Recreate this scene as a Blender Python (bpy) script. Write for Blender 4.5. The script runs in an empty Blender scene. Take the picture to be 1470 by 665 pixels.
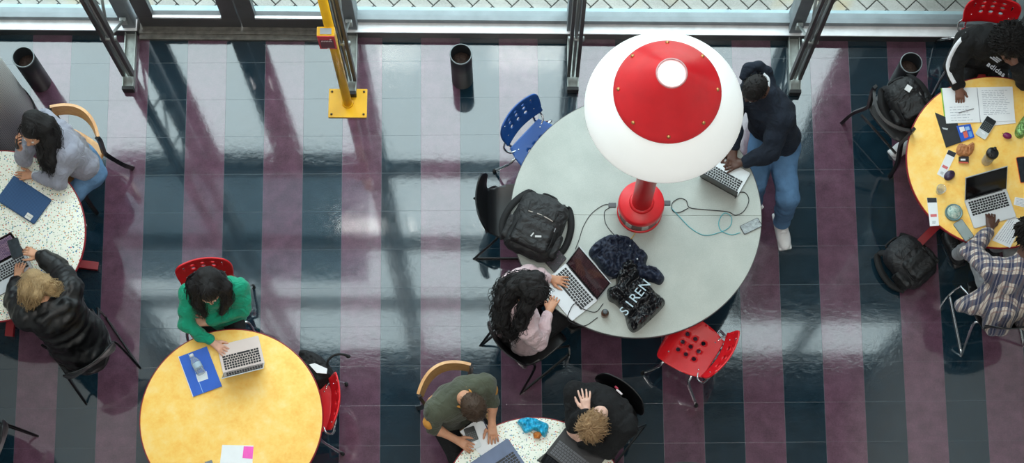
import bpy, bmesh, math, random
import numpy as np
from mathutils import Vector, Matrix
from mathutils.geometry import delaunay_2d_cdt
from mathutils import noise as mnoise
PI = math.pi
SC = bpy.context.scene
COL = SC.collection
RNG = random.Random(7)

# ------------------------------------------------------------------ camera
H = 14.468; FPX = 2800.0; TH = 0.2152; ROLL = 0.0044; CX = 735.0; CY = 490.0
TILE = 0.3048; GYAW = 0.0128; GX0 = -3.1429; GY0 = 17.7686
_c, _s = math.cos, math.sin
_R = Vector((1, 0, 0)); _F = Vector((0, _s(TH), -_c(TH))); _U = Vector((0, _c(TH), _s(TH)))
R2 = _c(ROLL) * _R + _s(ROLL) * _U
U2 = -_s(ROLL) * _R + _c(ROLL) * _U
def W(px, py, z=0.0):
    """point of the place at height z that lies in the direction of a picture position"""
    d = _F + ((px - CX) / FPX) * R2 + ((CY - py) / FPX) * U2
    t = (z - H) / d.z
    return Vector((d.x * t, d.y * t, z))
def wdir(dx, dyp, dz=0.0):
    return Vector((dx, -dyp, dz)).normalized()
cd = bpy.data.cameras.new('camera'); cam = bpy.data.objects.new('camera', cd); COL.objects.link(cam)
cam.matrix_world = Matrix(((R2.x, U2.x, -_F.x, 0), (R2.y, U2.y, -_F.y, 0), (R2.z, U2.z, -_F.z, H), (0, 0, 0, 1)))
cd.sensor_width = 36.0; cd.sensor_fit = 'HORIZONTAL'; cd.lens = FPX / 1470.0 * 36.0
cd.shift_y = (CY - 332.5) / 1470.0; cd.clip_end = 400
SC.camera = cam

# ------------------------------------------------------------------ materials
def srgb(h):
    if isinstance(h, str):
        h = h.lstrip('#'); v = [int(h[i:i + 2], 16) / 255 for i in (0, 2, 4)]
    else: v = [x / 255 for x in h]
    return tuple((x / 12.92 if x <= .04045 else ((x + .055) / 1.055) ** 2.4) for x in v) + (1,)
class NT:
    def __init__(s, name):
        s.m = bpy.data.materials.new(name); s.m.use_nodes = True
        s.t = s.m.node_tree; s.t.nodes.clear()
        s.out = s.n('ShaderNodeOutputMaterial')
    def n(s, typ, **kw):
        nd = s.t.nodes.new(typ)
        for k, v in kw.items(): setattr(nd, k, v)
        return nd
    def l(s, a, b): s.t.links.new(a, b)
    def val(s, x, sock):
        if hasattr(x, 'links'): s.l(x, sock)
        else: sock.default_value = x
    def math(s, op, a, b=0.0, c=None, clamp=False):
        nd = s.n('ShaderNodeMath', operation=op); nd.use_clamp = clamp
        s.val(a, nd.inputs[0]); s.val(b, nd.inputs[1])
        if c is not None: s.val(c, nd.inputs[2])
        return nd.outputs[0]
    def mix(s, f, a, b):
        nd = s.n('ShaderNodeMix', data_type='RGBA')
        s.val(f, nd.inputs[0]); s.val(a, nd.inputs[6]); s.val(b, nd.inputs[7])
        return nd.outputs[2]
    def noise(s, vec, scale, detail=3, rough=.55, dist=0):
        nd = s.n('ShaderNodeTexNoise'); nd.inputs['Scale'].default_value = scale
        nd.inputs['Detail'].default_value = detail; nd.inputs['Roughness'].default_value = rough
        nd.inputs['Distortion'].default_value = dist
        if vec is not None: s.l(vec, nd.inputs['Vector'])
        return nd.outputs['Fac']
    def ramp(s, f, stops, interp='LINEAR'):
        nd = s.n('ShaderNodeValToRGB'); s.l(f, nd.inputs[0]); e = nd.color_ramp.elements
        nd.color_ramp.interpolation = interp
        while len(e) < len(stops): e.new(.5)
        for k, (p, c) in enumerate(stops):
            e[k].position = p; e[k].color = c if len(c) == 4 else tuple(c) + (1,)
        return nd.outputs[0]
    def coord(s, which='Object', rot=(0, 0, 0), scale=(1, 1, 1), loc=(0, 0, 0)):
        tc = s.n('ShaderNodeTexCoord'); mp = s.n('ShaderNodeMapping')
        mp.inputs['Rotation'].default_value = rot; mp.inputs['Scale'].default_value = scale; mp.inputs['Location'].default_value = loc
        s.l(tc.outputs[which], mp.inputs['Vector']); return mp.outputs[0]
    def bump(s, h, strength=.3, dist=.01):
        b = s.n('ShaderNodeBump'); b.inputs['Strength'].default_value = strength; b.inputs['Distance'].default_value = dist
        s.l(h, b.inputs['Height']); return b.outputs[0]
    def bsdf(s, color, rough=.5, metal=0, normal=None, **kw):
        p = s.n('ShaderNodeBsdfPrincipled')
        s.val(color, p.inputs['Base Color']); s.val(rough, p.inputs['Roughness']); s.val(metal, p.inputs['Metallic'])
        if normal is not None: s.l(normal, p.inputs['Normal'])
        for k, v in kw.items(): s.val(v, p.inputs[k])
        s.l(p.outputs[0], s.out.inputs[0]); return p
_mc = {}
def M(name, color, rough=.5, metal=0, var=.12, vscale=8, bump=0, bscale=60, bdist=.003, **kw):
    """plain painted, plastic, cloth or metal surface with a little mottling"""
    if name in _mc: return _mc[name]
    t = NT(name); c = srgb(color); co = t.coord()
    f = t.noise(co, vscale, 4)
    dk = tuple(x * (1 - var) for x in c[:3]) + (1,); lt = tuple(min(1, x * (1 + var)) for x in c[:3]) + (1,)
    base = t.ramp(f, [(.3, dk), (.7, lt)])
    nrm = t.bump(t.noise(co, bscale, 3), bump, bdist) if bump else None
    t.bsdf(base, rough, metal, nrm, **kw)
    _mc[name] = t.m; return t.m
def cloth(name, color, var=.18, weave=420, fold=.8, rough=.9, sheen=.25, fscale=9):
    if name in _mc: return _mc[name]
    t = NT(name); c = srgb(color); co = t.coord()
    f = t.noise(co, 5, 4); g = t.noise(co, weave, 2)
    base = t.mix(t.math('MULTIPLY', g, .35), t.ramp(f, [(.3, tuple(x * (1 - var) for x in c[:3])), (.7, tuple(min(1, x * (1 + var)) for x in c[:3]))]), tuple(x * .6 for x in c[:3]) + (1,))
    wv = t.n('ShaderNodeTexNoise'); wv.inputs['Scale'].default_value = fscale; wv.inputs['Detail'].default_value = 3; wv.inputs['Distortion'].default_value = 1.6
    t.l(co, wv.inputs['Vector'])
    h = t.math('ADD', wv.outputs['Fac'], t.math('MULTIPLY', g, .03))
    t.bsdf(base, rough, 0, t.bump(h, fold, .03), **{'Sheen Weight': sheen})
    _mc[name] = t.m; return t.m
def hairmat(name, dark, light, rough=.42):
    if name in _mc: return _mc[name]
    t = NT(name); co = t.coord(); st = t.coord(scale=(1, 1, .25))
    f = t.noise(st, 160, 4, .7, 1.0); g = t.noise(co, 14, 3)
    base = t.mix(t.math('MULTIPLY', f, t.math('ADD', g, .35)), srgb(dark), srgb(light))
    t.bsdf(base, rough, 0, t.bump(f, .9, .006), **{'Specular IOR Level': .35})
    _mc[name] = t.m; return t.m
def skin(name, color):
    if name in _mc: return _mc[name]
    t = NT(name); c = srgb(color); co = t.coord(); f = t.noise(co, 22, 4)
    base = t.ramp(f, [(.3, tuple(x * .86 for x in c[:3])), (.7, tuple(min(1, x * 1.1) for x in c[:3]))])
    t.bsdf(base, .5, 0, t.bump(t.noise(co, 300, 2), .12, .001), **{'Subsurface Weight': .08, 'Subsurface Scale': .01})
    _mc[name] = t.m; return t.m

# ------------------------------------------------------------------ mesh building
def link(name, me, m=None, parent=None):
    o = bpy.data.objects.new(name, me); COL.objects.link(o)
    if m is not None and me is not None and len(me.materials) == 0: me.materials.append(m)
    if parent is not None: o.parent = parent
    return o
def empty(name, loc=(0, 0, 0), rz=0.0):
    o = bpy.data.objects.new(name, None); COL.objects.link(o); o.location = loc; o.rotation_euler = (0, 0, rz)
    o.empty_display_size = .1; return o
def tag(o, label=None, cat=None, group=None, kind=None):
    if label: o['label'] = label
    if cat: o['category'] = cat
    if group: o['group'] = group
    if kind: o['kind'] = kind
    return o
def copy_tree(o, parent=None):
    c = o.copy(); COL.objects.link(c)
    if parent is not None: c.parent = parent
    for ch in list(o.children): copy_tree(ch, c)
    return c
def smooth_path(pts, sub=6):
    pts = [Vector(p) for p in pts]
    if len(pts) < 3: return pts
    out = []
    P = [pts[0] * 2 - pts[1]] + pts + [pts[-1] * 2 - pts[-2]]
    for i in range(1, len(P) - 2):
        a, b, c, d = P[i - 1], P[i], P[i + 1], P[i + 2]
        for k in range(sub):
            t = k / sub
            out.append(.5 * ((2 * b) + (c - a) * t + (2 * a - 5 * b + 4 * c - d) * t * t + (3 * b - a - 3 * c + d) * t ** 3))
    out.append(pts[-1]); return out
class MB:
    """collects shapes and links them as one mesh object"""
    def __init__(s): s.v = []; s.f = []; s.sm = []; s.mi = []
    def add(s, v, f, smooth=False, mi=0):
        o = len(s.v); s.v += [tuple(x) for x in v]
        for q in f: s.f.append(tuple(i + o for i in q)); s.sm.append(smooth); s.mi.append(mi)
    def box(s, c, size, rot=None, bev=0.0, mi=0):
        c = Vector(c); hx, hy, hz = [x / 2 for x in size]
        bm = bmesh.new(); bmesh.ops.create_cube(bm, size=1.0)
        for v in bm.verts: v.co = Vector((v.co.x * 2 * hx, v.co.y * 2 * hy, v.co.z * 2 * hz))
        if bev > 0: bmesh.ops.bevel(bm, geom=list(bm.edges), offset=min(bev, .49 * min(size)), segments=2, profile=.5, affect='EDGES')
        if rot is not None:
            R = rot if isinstance(rot, Matrix) else Matrix.Rotation(rot, 3, 'Z')
            for v in bm.verts: v.co = R @ v.co
        bm.verts.index_update()
        s.add([v.co + c for v in bm.verts], [[v.index for v in f.verts] for f in bm.faces], False, mi); bm.free()
    def tube(s, pts, r, n=10, smooth=True, cap=True, mi=0, sub=0, flat=None):
        pts = smooth_path(pts, sub) if sub else [Vector(p) for p in pts]
        N = len(pts); rs = r if isinstance(r, (list, tuple)) else [r] * N
        if len(rs) != N: rs = [rs[0] + (rs[-1] - rs[0]) * i / (N - 1) for i in range(N)] if len(rs) == 2 else [rs[min(len(rs) - 1, int(i * (len(rs) - 1) / (N - 1) + .5))] for i in range(N)]
        T = []
        for i in range(N):
            d = (pts[min(i + 1, N - 1)] - pts[max(i - 1, 0)])
            T.append(d.normalized() if d.length > 1e-9 else Vector((0, 0, 1)))
        a = T[0].orthogonal().normalized()
        if flat is not None:
            a = Vector(flat); a = (a - a.dot(T[0]) * T[0]).normalized()
        v = []; f = []
        for i in range(N):
            a = a - a.dot(T[i]) * T[i]
            a = a.normalized() if a.length > 1e-6 else T[i].orthogonal().normalized()
            b = T[i].cross(a)
            for k in range(n):
                an = 2 * PI * k / n
                v.append(pts[i] + (a * _c(an) + b * _s(an)) * rs[i])
        for i in range(N - 1):
            for k in range(n):
                k2 = (k + 1) % n
                f.append((i * n + k, i * n + k2, (i + 1) * n + k2, (i + 1) * n + k))
        if cap: f.append(tuple(reversed(range(n)))); f.append(tuple((N - 1) * n + k for k in range(n)))
        s.add(v, f, smooth, mi)
    def bar(s, pts, w, t, side, mi=0, sub=0, smooth=False):
        """flat bar of width w (along side) and thickness t swept through pts"""
        pts = smooth_path(pts, sub) if sub else [Vector(p) for p in pts]
        N = len(pts); side = Vector(side); v = []; f = []
        for i in range(N):
            d = (pts[min(i + 1, N - 1)] - pts[max(i - 1, 0)]).normalized()
            a = (side - side.dot(d) * d).normalized(); b = d.cross(a)
            for (x, y) in ((-1, -1), (1, -1), (1, 1), (-1, 1)): v.append(pts[i] + a * x * w / 2 + b * y * t / 2)
        for i in range(N - 1):
            for k in range(4):
                k2 = (k + 1) % 4; f.append((i * 4 + k, i * 4 + k2, i * 4 + 4 + k2, i * 4 + 4 + k))
        f.append((3, 2, 1, 0)); f.append(tuple((N - 1) * 4 + k for k in range(4)))
        s.add(v, f, smooth, mi)
    def lathe(s, prof, c=(0, 0, 0), n=48, smooth=True, axis=None, mi=0, closed=False):
        c = Vector(c); v = []; f = []
        R = Matrix.Identity(3) if axis is None else Vector((0, 0, 1)).rotation_difference(Vector(axis)).to_matrix()
        for (r, z) in prof:
            for k in range(n):
                an = 2 * PI * k / n; v.append(c + R @ Vector((r * _c(an), r * _s(an), z)))
        m = len(prof)
        for i in range(m if closed else m - 1):
            j = (i + 1) % m
            for k in range(n):
                k2 = (k + 1) % n; f.append((i * n + k, i * n + k2, j * n + k2, j * n + k))
        if not closed:
            if prof[0][0] > 1e-6: f.append(tuple(reversed(range(n))))
            if prof[-1][0] > 1e-6: f.append(tuple((m - 1) * n + k for k in range(n)))
        s.add(v, f, smooth, mi)
    def ell(s, c, rad, R=None, n=16, mi=0):
        c = Vector(c); R = R or Matrix.Identity(3); v = []; f = []; m = n // 2
        for i in range(m + 1):
            th = PI * i / m
            for k in range(n):
                ph = 2 * PI * k / n
                v.append(c + R @ Vector((rad[0] * _s(th) * _c(ph), rad[1] * _s(th) * _s(ph), rad[2] * _c(th))))
        for i in range(m):
            for k in range(n):
                k2 = (k + 1) % n; f.append((i * n + k, (i + 1) * n + k, (i + 1) * n + k2, i * n + k2))
        s.add(v, f, True, mi)
    def prism(s, poly, z0, z1, mi=0):
        """vertical prism over a list of world (x, y)"""
        a = sum(poly[i][0] * poly[(i + 1) % len(poly)][1] - poly[(i + 1) % len(poly)][0] * poly[i][1] for i in range(len(poly)))
        if a < 0: poly = poly[::-1]
        n = len(poly)
        v = [(p[0], p[1], z0) for p in poly] + [(p[0], p[1], z1) for p in poly]
        f = [tuple(reversed(range(n))), tuple(range(n, 2 * n))] + [(i, (i + 1) % n, n + (i + 1) % n, n + i) for i in range(n)]
        s.add(v, f, False, mi)
    def build(s, name, mats, parent=None, weld=False):
        me = bpy.data.meshes.new(name); me.from_pydata(s.v, [], s.f)
        for m in (mats if isinstance(mats, (list, tuple)) else [mats]): me.materials.append(m)
        me.polygons.foreach_set('use_smooth', s.sm); me.polygons.foreach_set('material_index', s.mi)
        me.update()
        bm = bmesh.new(); bm.from_mesh(me)
        bmesh.ops.remove_doubles(bm, verts=bm.verts, dist=1e-6)
        bmesh.ops.recalc_face_normals(bm, faces=bm.faces); bm.to_mesh(me); bm.free()
        return link(name, me, None, parent)
def in_poly(p, poly):
    x, y = p; c = False; n = len(poly); j = n - 1
    for i in range(n):
        xi, yi = poly[i]; xj, yj = poly[j]
        if (yi > y) != (yj > y) and x < (xj - xi) * (y - yi) / (yj - yi) + xi: c = not c
        j = i
    return c
def circle(cx, cy, r, n=14): return [(cx + r * _c(2 * PI * k / n), cy + r * _s(2 * PI * k / n)) for k in range(n)]
def rounded(w, h, r, n=6, cx=0, cy=0):
    out = []
    for (sx, sy, a0) in ((1, 1, 0), (-1, 1, PI / 2), (-1, -1, PI), (1, -1, 1.5 * PI)):
        for k in range(n + 1):
            a = a0 + k / n * PI / 2
            out.append((cx + sx * (w / 2 - r) + r * _c(a), cy + sy * (h / 2 - r) + r * _s(a)))
    return out
def sheet(outline, holes, fn, thick, step=.02, smooth=True):
    """thin curved plate with holes: the 2D outline mapped through fn(u, v) -> Vector and given thickness"""
    P = []; E = []
    def loop(pts):
        o = len(P); n = len(pts)
        for p in pts: P.append(Vector(p))
        for i in range(n): E.append((o + i, o + (i + 1) % n))
    def dens(pts, st):
        out = []
        for i in range(len(pts)):
            a = Vector(pts[i]); b = Vector(pts[(i + 1) % len(pts)]); m = max(1, int((b - a).length / st))
            for k in range(m): out.append(tuple(a.lerp(b, k / m)))
        return out
    outline = dens(outline, step); loop(outline)
    for h in holes: loop(h)
    xs = [p[0] for p in outline]; ys = [p[1] for p in outline]
    x = min(xs) + step / 2
    while x < max(xs):
        y = min(ys) + step / 2
        while y < max(ys):
            if in_poly((x, y), outline) and not any((x - sum(q[0] for q in h) / len(h)) ** 2 + (y - sum(q[1] for q in h) / len(h)) ** 2 < (abs(h[0][0] - sum(q[0] for q in h) / len(h)) + .006) ** 2 for h in holes):
                P.append(Vector((x, y)))
            y += step
        x += step
    vs, es, fs, _, _, _ = delaunay_2d_cdt(P, E, [], 0, 1e-5)
    keep = []
    for f in fs:
        c = (sum(vs[i].x for i in f) / len(f), sum(vs[i].y for i in f) / len(f))
        if in_poly(c, outline) and not any(in_poly(c, h) for h in holes): keep.append(tuple(f))
    n = len(vs); top = []; bot = []; e = 1e-3
    for v in vs:
        p = fn(v.x, v.y); du = fn(v.x + e, v.y) - p; dv = fn(v.x, v.y + e) - p
        nr = du.cross(dv).normalized(); top.append(p + nr * thick / 2); bot.append(p - nr * thick / 2)
    F = list(keep) + [tuple(i + n for i in reversed(f)) for f in keep]
    cnt = {}
    for f in keep:
        for i in range(len(f)):
            a, b = f[i], f[(i + 1) % len(f)]; cnt[(a, b)] = 1
    for (a, b) in cnt:
        if (b, a) not in cnt: F.append((b, a, a + n, b + n))
    return top + bot, F

# ------------------------------------------------------------------ smooth solid shapes from distance fields
def N3(v): return np.array(v, dtype=np.float32)
class Field:
    def __init__(s): s.p = []
    def cap(s, a, b, ra, rb=None, k=.02): s.p.append(('c', N3(a), N3(b), ra, ra if rb is None else rb, k)); return s
    def path(s, pts, r, k=.02):
        rs = r if isinstance(r, (list, tuple)) else [r] * len(pts)
        for i in range(len(pts) - 1): s.cap(pts[i], pts[i + 1], rs[i], rs[i + 1], k)
        return s
    def ell(s, c, rad, R=None, k=.02): s.p.append(('e', N3(c), np.array(R if R is not None else Matrix.Identity(3), dtype=np.float32), N3(rad), 0, k)); return s
    def box(s, c, half, R=None, rnd=.02, k=.01): s.p.append(('b', N3(c), np.array(R if R is not None else Matrix.Identity(3), dtype=np.float32), N3(half), rnd, k)); return s
    def mesh(s, h, fold=0.0, fscale=9.0, seed=0, post=None):
        lo = np.full(3, 1e9); hi = -lo; bb = []
        for q in s.p:
            if q[0] == 'c':
                a, b, r = q[1], q[2], max(q[3], q[4]); l = np.minimum(a, b) - r; u = np.maximum(a, b) + r
            else:
                r = float(np.linalg.norm(q[3])) if q[0] == 'b' else float(max(q[3])); l = q[1] - r; u = q[1] + r
            bb.append((l, u)); lo = np.minimum(lo, l); hi = np.maximum(hi, u)
        pad = fold * 2 + 3 * h; lo = lo - pad; hi = hi + pad
        n = np.ceil((hi - lo) / h).astype(int) + 1
        D = np.full(n, .08, dtype=np.float32)
        ax = [lo[i] + h * np.arange(n[i], dtype=np.float32) for i in range(3)]
        for q, (l, u) in zip(s.p, bb):
            m = q[5] + fold + 2 * h + .012
            i0 = np.maximum(0, np.floor((l - m - lo) / h).astype(int)); i1 = np.minimum(n, np.ceil((u + m - lo) / h).astype(int) + 1)
            X = ax[0][i0[0]:i1[0]][:, None, None]; Y = ax[1][i0[1]:i1[1]][None, :, None]; Z = ax[2][i0[2]:i1[2]][None, None, :]
            if q[0] == 'c':
                a, b = q[1], q[2]; ab = b - a; L = float(ab @ ab) + 1e-12
                t = np.clip(((X - a[0]) * ab[0] + (Y - a[1]) * ab[1] + (Z - a[2]) * ab[2]) / L, 0, 1)
                d = np.sqrt((X - a[0] - t * ab[0]) ** 2 + (Y - a[1] - t * ab[1]) ** 2 + (Z - a[2] - t * ab[2]) ** 2) - (q[3] + (q[4] - q[3]) * t)
            else:
                c, R, rad = q[1], q[2], q[3]; x = X - c[0]; y = Y - c[1]; z = Z - c[2]
                p = [R[0, j] * x + R[1, j] * y + R[2, j] * z for j in range(3)]
                if q[0] == 'e':
                    k0 = np.sqrt(sum((p[j] / rad[j]) ** 2 for j in range(3))); k1 = np.sqrt(sum((p[j] / rad[j] ** 2) ** 2 for j in range(3))) + 1e-9
                    d = k0 * (k0 - 1) / k1
                else:
                    g = [np.abs(p[j]) - (rad[j] - q[4]) for j in range(3)]
                    d = np.sqrt(sum(np.maximum(g[j], 0) ** 2 for j in range(3))) + np.minimum(np.maximum(np.maximum(g[0], g[1]), g[2]), 0) - q[4]
            S = D[i0[0]:i1[0], i0[1]:i1[1], i0[2]:i1[2]]; k = q[5]
            if k > 0:
                hh = np.maximum(k - np.abs(S - d), 0) / k
                S[...] = np.minimum(S, d) - hh * hh * k * .25
            else: S[...] = np.minimum(S, d)
        if fold > 0:
            X = ax[0][:, None, None]; Y = ax[1][None, :, None]; Z = ax[2][None, None, :]
            r = np.random.RandomState(seed); w = 0
            wx = np.sin(Y * fscale * .7 + seed) * .35 + np.sin(Z * fscale * .9 + 1.3 * seed) * .3
            for i in range(4):
                kx, ky, kz = r.normal(size=3) * fscale * (1.0 + .6 * i); ph = r.rand() * 6
                w = w + np.sin(X * kx + Y * ky + Z * kz + wx * (3 + i) + ph) / (1 + .5 * i)
            D = D + fold * (1 - np.abs(w)).astype(np.float32) * .6
        if post: D = post(D, ax)
        return nets(D, lo, h)
def nets(D, lo, h):
    S = D < 0
    def corner(A, i, j, k): return A[i:A.shape[0] - 1 + i, j:A.shape[1] - 1 + j, k:A.shape[2] - 1 + k]
    cn = [(i, j, k) for i in (0, 1) for j in (0, 1) for k in (0, 1)]
    tot = sum(corner(S, *c).astype(np.uint8) for c in cn)
    act = (tot > 0) & (tot < 8); I = np.argwhere(act)
    idx = np.full(act.shape, -1, dtype=np.int32); idx[act] = np.arange(len(I))
    vals = {c: D[I[:, 0] + c[0], I[:, 1] + c[1], I[:, 2] + c[2]] for c in cn}
    acc = np.zeros((len(I), 3)); num = np.zeros(len(I))
    for a in cn:
        for ax_ in range(3):
            if a[ax_] == 0:
                b = list(a); b[ax_] = 1; b = tuple(b); va, vb = vals[a], vals[b]; mk = (va < 0) != (vb < 0)
                t = np.where(mk, va / np.where(mk, va - vb, 1), 0)
                p = np.zeros((len(I), 3)); p += np.array(a); p[:, ax_] += t
                acc += p * mk[:, None]; num += mk
    V = (I + acc / num[:, None]) * h + lo
    F = []
    for ax_ in range(3):
        sl0 = [slice(None)] * 3; sl1 = [slice(None)] * 3
        sl0[ax_] = slice(0, -1); sl1[ax_] = slice(1, None)
        A = S[tuple(sl0)]; B = S[tuple(sl1)]
        u, v = [(1, 2), (2, 0), (0, 1)][ax_]
        E = np.argwhere(A != B)
        E = E[(E[:, u] > 0) & (E[:, v] > 0) & (E[:, u] < D.shape[u] - 1) & (E[:, v] < D.shape[v] - 1)]
        ins = A[E[:, 0], E[:, 1], E[:, 2]]
        q = []
        for (du, dv) in ((-1, -1), (0, -1), (0, 0), (-1, 0)):
            c = E.copy(); c[:, u] += du; c[:, v] += dv; q.append(idx[c[:, 0], c[:, 1], c[:, 2]])
        q = np.stack(q, 1); q[~ins] = q[~ins][:, ::-1]; F.append(q)
    F = np.concatenate(F); F = F[(F >= 0).all(1)]
    return V, F
def solid(name, VF, m, parent=None):
    V, F = VF
    me = bpy.data.meshes.new(name); me.vertices.add(len(V)); me.vertices.foreach_set('co', np.asarray(V, dtype=np.float32).ravel())
    me.loops.add(len(F) * 4); me.loops.foreach_set('vertex_index', F.astype(np.int32).ravel())
    me.polygons.add(len(F)); me.polygons.foreach_set('loop_start', np.arange(0, len(F) * 4, 4, dtype=np.int32))
    me.update(calc_edges=True)
    me.polygons.foreach_set('use_smooth', [True] * len(F))
    for q in (m if isinstance(m, (list, tuple)) else [m]): me.materials.append(q)
    me.validate(); me.update()
    return link(name, me, None, parent)
def text_mesh(name, body, size, loc, rot, m, parent=None, depth=.0006, shear=0):
    cu = bpy.data.curves.new(name, 'FONT'); cu.body = body; cu.size = size; cu.align_x = 'CENTER'; cu.align_y = 'CENTER'; cu.extrude = depth; cu.shear = shear
    o = bpy.data.objects.new(name, cu); COL.objects.link(o)
    dg = bpy.context.evaluated_depsgraph_get(); me = bpy.data.meshes.new_from_object(o.evaluated_get(dg))
    bpy.data.objects.remove(o); r = link(name, me, m, parent); r.location = loc; r.rotation_euler = rot
    return r
FILL_W = 76.0; EXPO = 0.1
# ================================================================== room and outside
def mat_floor():
    t = NT('striped_floor_tile'); co = t.coord(scale=(1 / TILE, 1 / TILE, 1 / TILE), loc=(-GX0, -GY0, 0), rot=(0, 0, -GYAW))
    sx = t.n('ShaderNodeSeparateXYZ'); t.l(co, sx.inputs[0]); X, Y = sx.outputs[0], sx.outputs[1]
    odd = t.math('GREATER_THAN', t.math('MODULO', t.math('ADD', t.math('FLOOR', X), 200.0), 2.0), .5)
    oc = t.coord(); g = t.noise(oc, 9, 5, .6); fine = t.noise(oc, 90, 3, .7)
    mot = t.math('ADD', t.math('MULTIPLY', g, .6), t.math('MULTIPLY', fine, .4))
    navy = t.ramp(mot, [(.3, srgb((11, 29, 39))), (.7, srgb((27, 50, 62)))])
    purp = t.ramp(mot, [(.3, srgb((72, 50, 62))), (.7, srgb((108, 76, 94)))])
    base = t.mix(odd, navy, purp)
    fx = t.math('ABSOLUTE', t.math('SUBTRACT', t.math('FRACT', X), .5)); fy = t.math('ABSOLUTE', t.math('SUBTRACT', t.math('FRACT', Y), .5))
    jx = t.math('GREATER_THAN', fx, .4950); jy = t.math('GREATER_THAN', fy, .4950)
    j = t.math('MULTIPLY', t.math('MAXIMUM', jx, jy), .36)
    base = t.mix(t.math('MULTIPLY', j, .5), base, srgb((104, 108, 114)))
    # scuffs and scratches
    sc = t.noise(t.coord(scale=(1, 6, 1), rot=(0, 0, .7)), 26, 6, .8, 2.0); scr = t.ramp(sc, [(.66, (0, 0, 0, 1)), (.70, (1, 1, 1, 1))])
    base = t.mix(t.math('MULTIPLY', scr, .22), base, srgb((150, 150, 155)))
    rough = t.math('ADD', t.math('ADD', .035, t.math('MULTIPLY', j, .5)), t.math('ADD', t.math('MULTIPLY', g, .07), t.math('MULTIPLY', scr, .06)))
    hgt = t.math('ADD', t.math('MULTIPLY', t.noise(oc, 16, 4, .6), .8), t.math('MULTIPLY', j, -.6))
    p = t.bsdf(base, rough, 0, t.bump(hgt, .13, .006))
    p.inputs['IOR'].default_value = 1.6
    t.val(t.math('SUBTRACT', .95, t.math('MULTIPLY', j, 1.1)), p.inputs['Coat Weight']); p.inputs['Coat Roughness'].default_value = .045; p.inputs['Coat IOR'].default_value = 1.6
    return t.m
def slab(name, lo, hi, m, parent=None, bev=0):
    b = MB(); b.box([(lo[i] + hi[i]) / 2 for i in range(3)], [hi[i] - lo[i] for i in range(3)], None, bev); return b.build(name, m, parent)

A0 = W(20, 48.0, 0); A1 = W(1450, 59.0, 0)
WDIR = (A1 - A0); WDIR.z = 0; WDIR.normalize(); WN = Vector((-WDIR.y, WDIR.x, 0))      # along the facade, and outward
WROT = math.atan2(WDIR.y, WDIR.x)
WO = W(735, 53.5, 0)                                       # foot of the facade under the picture's middle
def wall_pt(s, out=0.0, z=0.0): return WO + WDIR * s + WN * out + Vector((0, 0, z))
def wall_s(p): return (Vector(p) - WO).dot(WDIR)
XL, XR = -4.95, 5.2; YB = -7.0; ZC = 16.0; ZG = 12.6

m_floor = mat_floor()
fl = slab('floor', (-5.4, -7.5, -.1), (5.6, WO.y + .06, 0), m_floor); tag(fl, kind='structure')
m_wall = M('pale_plaster', (205, 205, 203), .85, bump=.1)
m_dark = M('dark_painted_steel', (58, 60, 62), .45, .3)
m_alu = M('brushed_aluminium_frame', (128, 136, 140), .5, .3, bump=.05)
m_sill = M('white_aluminium_ledge', (238, 240, 242), .3, .1)
m_kick = M('black_skirting', (38, 42, 45), .35)
def fbox(b, s0, s1, o0, o1, z0, z1, bev=0):
    c = wall_pt((s0 + s1) / 2, (o0 + o1) / 2, (z0 + z1) / 2); b.box(c, (s1 - s0, o1 - o0, z1 - z0), WROT, bev)
# uprights of the facade stand behind the four steel trusses
TR = [W(186, 129, 0), W(504, 136, 0), W(822, 130, 0), W(1140, 134, 0)]
TS = [wall_s(p) for p in TR]
bay = (TS[3] - TS[0]) / 3
SL, SR = -5.0, 5.25
UP = [SL + .05, TS[0] - bay] + TS + [TS[3] + bay, SR - .05]
def st(o): return tag(o, kind='structure')
m_conc = M('pale_concrete', (150, 152, 152), .8, bump=.2)
# kick plate and white ledge run everywhere except the door bay
DL, DR = TS[0] + .06, TS[1] - .06
b = MB(); fbox(b, SL, DL, -.012, .10, 0, .12); fbox(b, DR, SR, -.012, .10, 0, .12); st(b.build('trim_1', m_kick))
b = MB(); fbox(b, SL, DL, -.02, .075, .12, .135, .003); fbox(b, DR, SR, -.02, .075, .12, .135, .003); st(b.build('trim_2', m_sill))
# frame bars of each bay, one window each, with its pane
def mat_glass():
    t = NT('window_glass'); tr = t.n('ShaderNodeBsdfTransparent'); gl = t.n('ShaderNodeBsdfGlossy')
    tr.inputs[0].default_value = (.93, .97, .96, 1); gl.inputs['Roughness'].default_value = .0
    fr = t.n('ShaderNodeFresnel'); t.l(t.math('ADD', 1.12, t.math('MULTIPLY', t.n('ShaderNodeNewGeometry').outputs['Backfacing'], 1 / 1.12 - 1.12)), fr.inputs[0])
    mx = t.n('ShaderNodeMixShader'); t.l(fr.outputs[0], mx.inputs[0]); t.l(tr.outputs[0], mx.inputs[1]); t.l(gl.outputs[0], mx.inputs[2]); t.l(mx.outputs[0], t.out.inputs[0])
    return t.m
m_glass = mat_glass()
TRZ = [3.75, 6.5, 9.4, ZG]
wn = 0
for i in range(len(UP) - 1):
    s0, s1 = UP[i] + .05, UP[i + 1] - .05
    door = (i == 2)
    wn += 1; b = MB()
    if not door: fbox(b, s0, s1, .06, .14, .135, .20)
    for z in TRZ: fbox(b, s0, s1, .02, .14, z - .11, z + .11)
    fr = st(b.build('window_%d' % wn, m_alu))
    b = MB(); zs = [(.20 if not door else TRZ[0] + .11)] + [z for z in TRZ if z > (.2 if not door else TRZ[0])]
    lowz = zs[0]
    for z in (TRZ if not door else TRZ[1:]):
        fbox(b, s0, s1, .095, .101, lowz, z - .11); lowz = z + .11
    b.build('pane', m_glass, fr)
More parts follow.
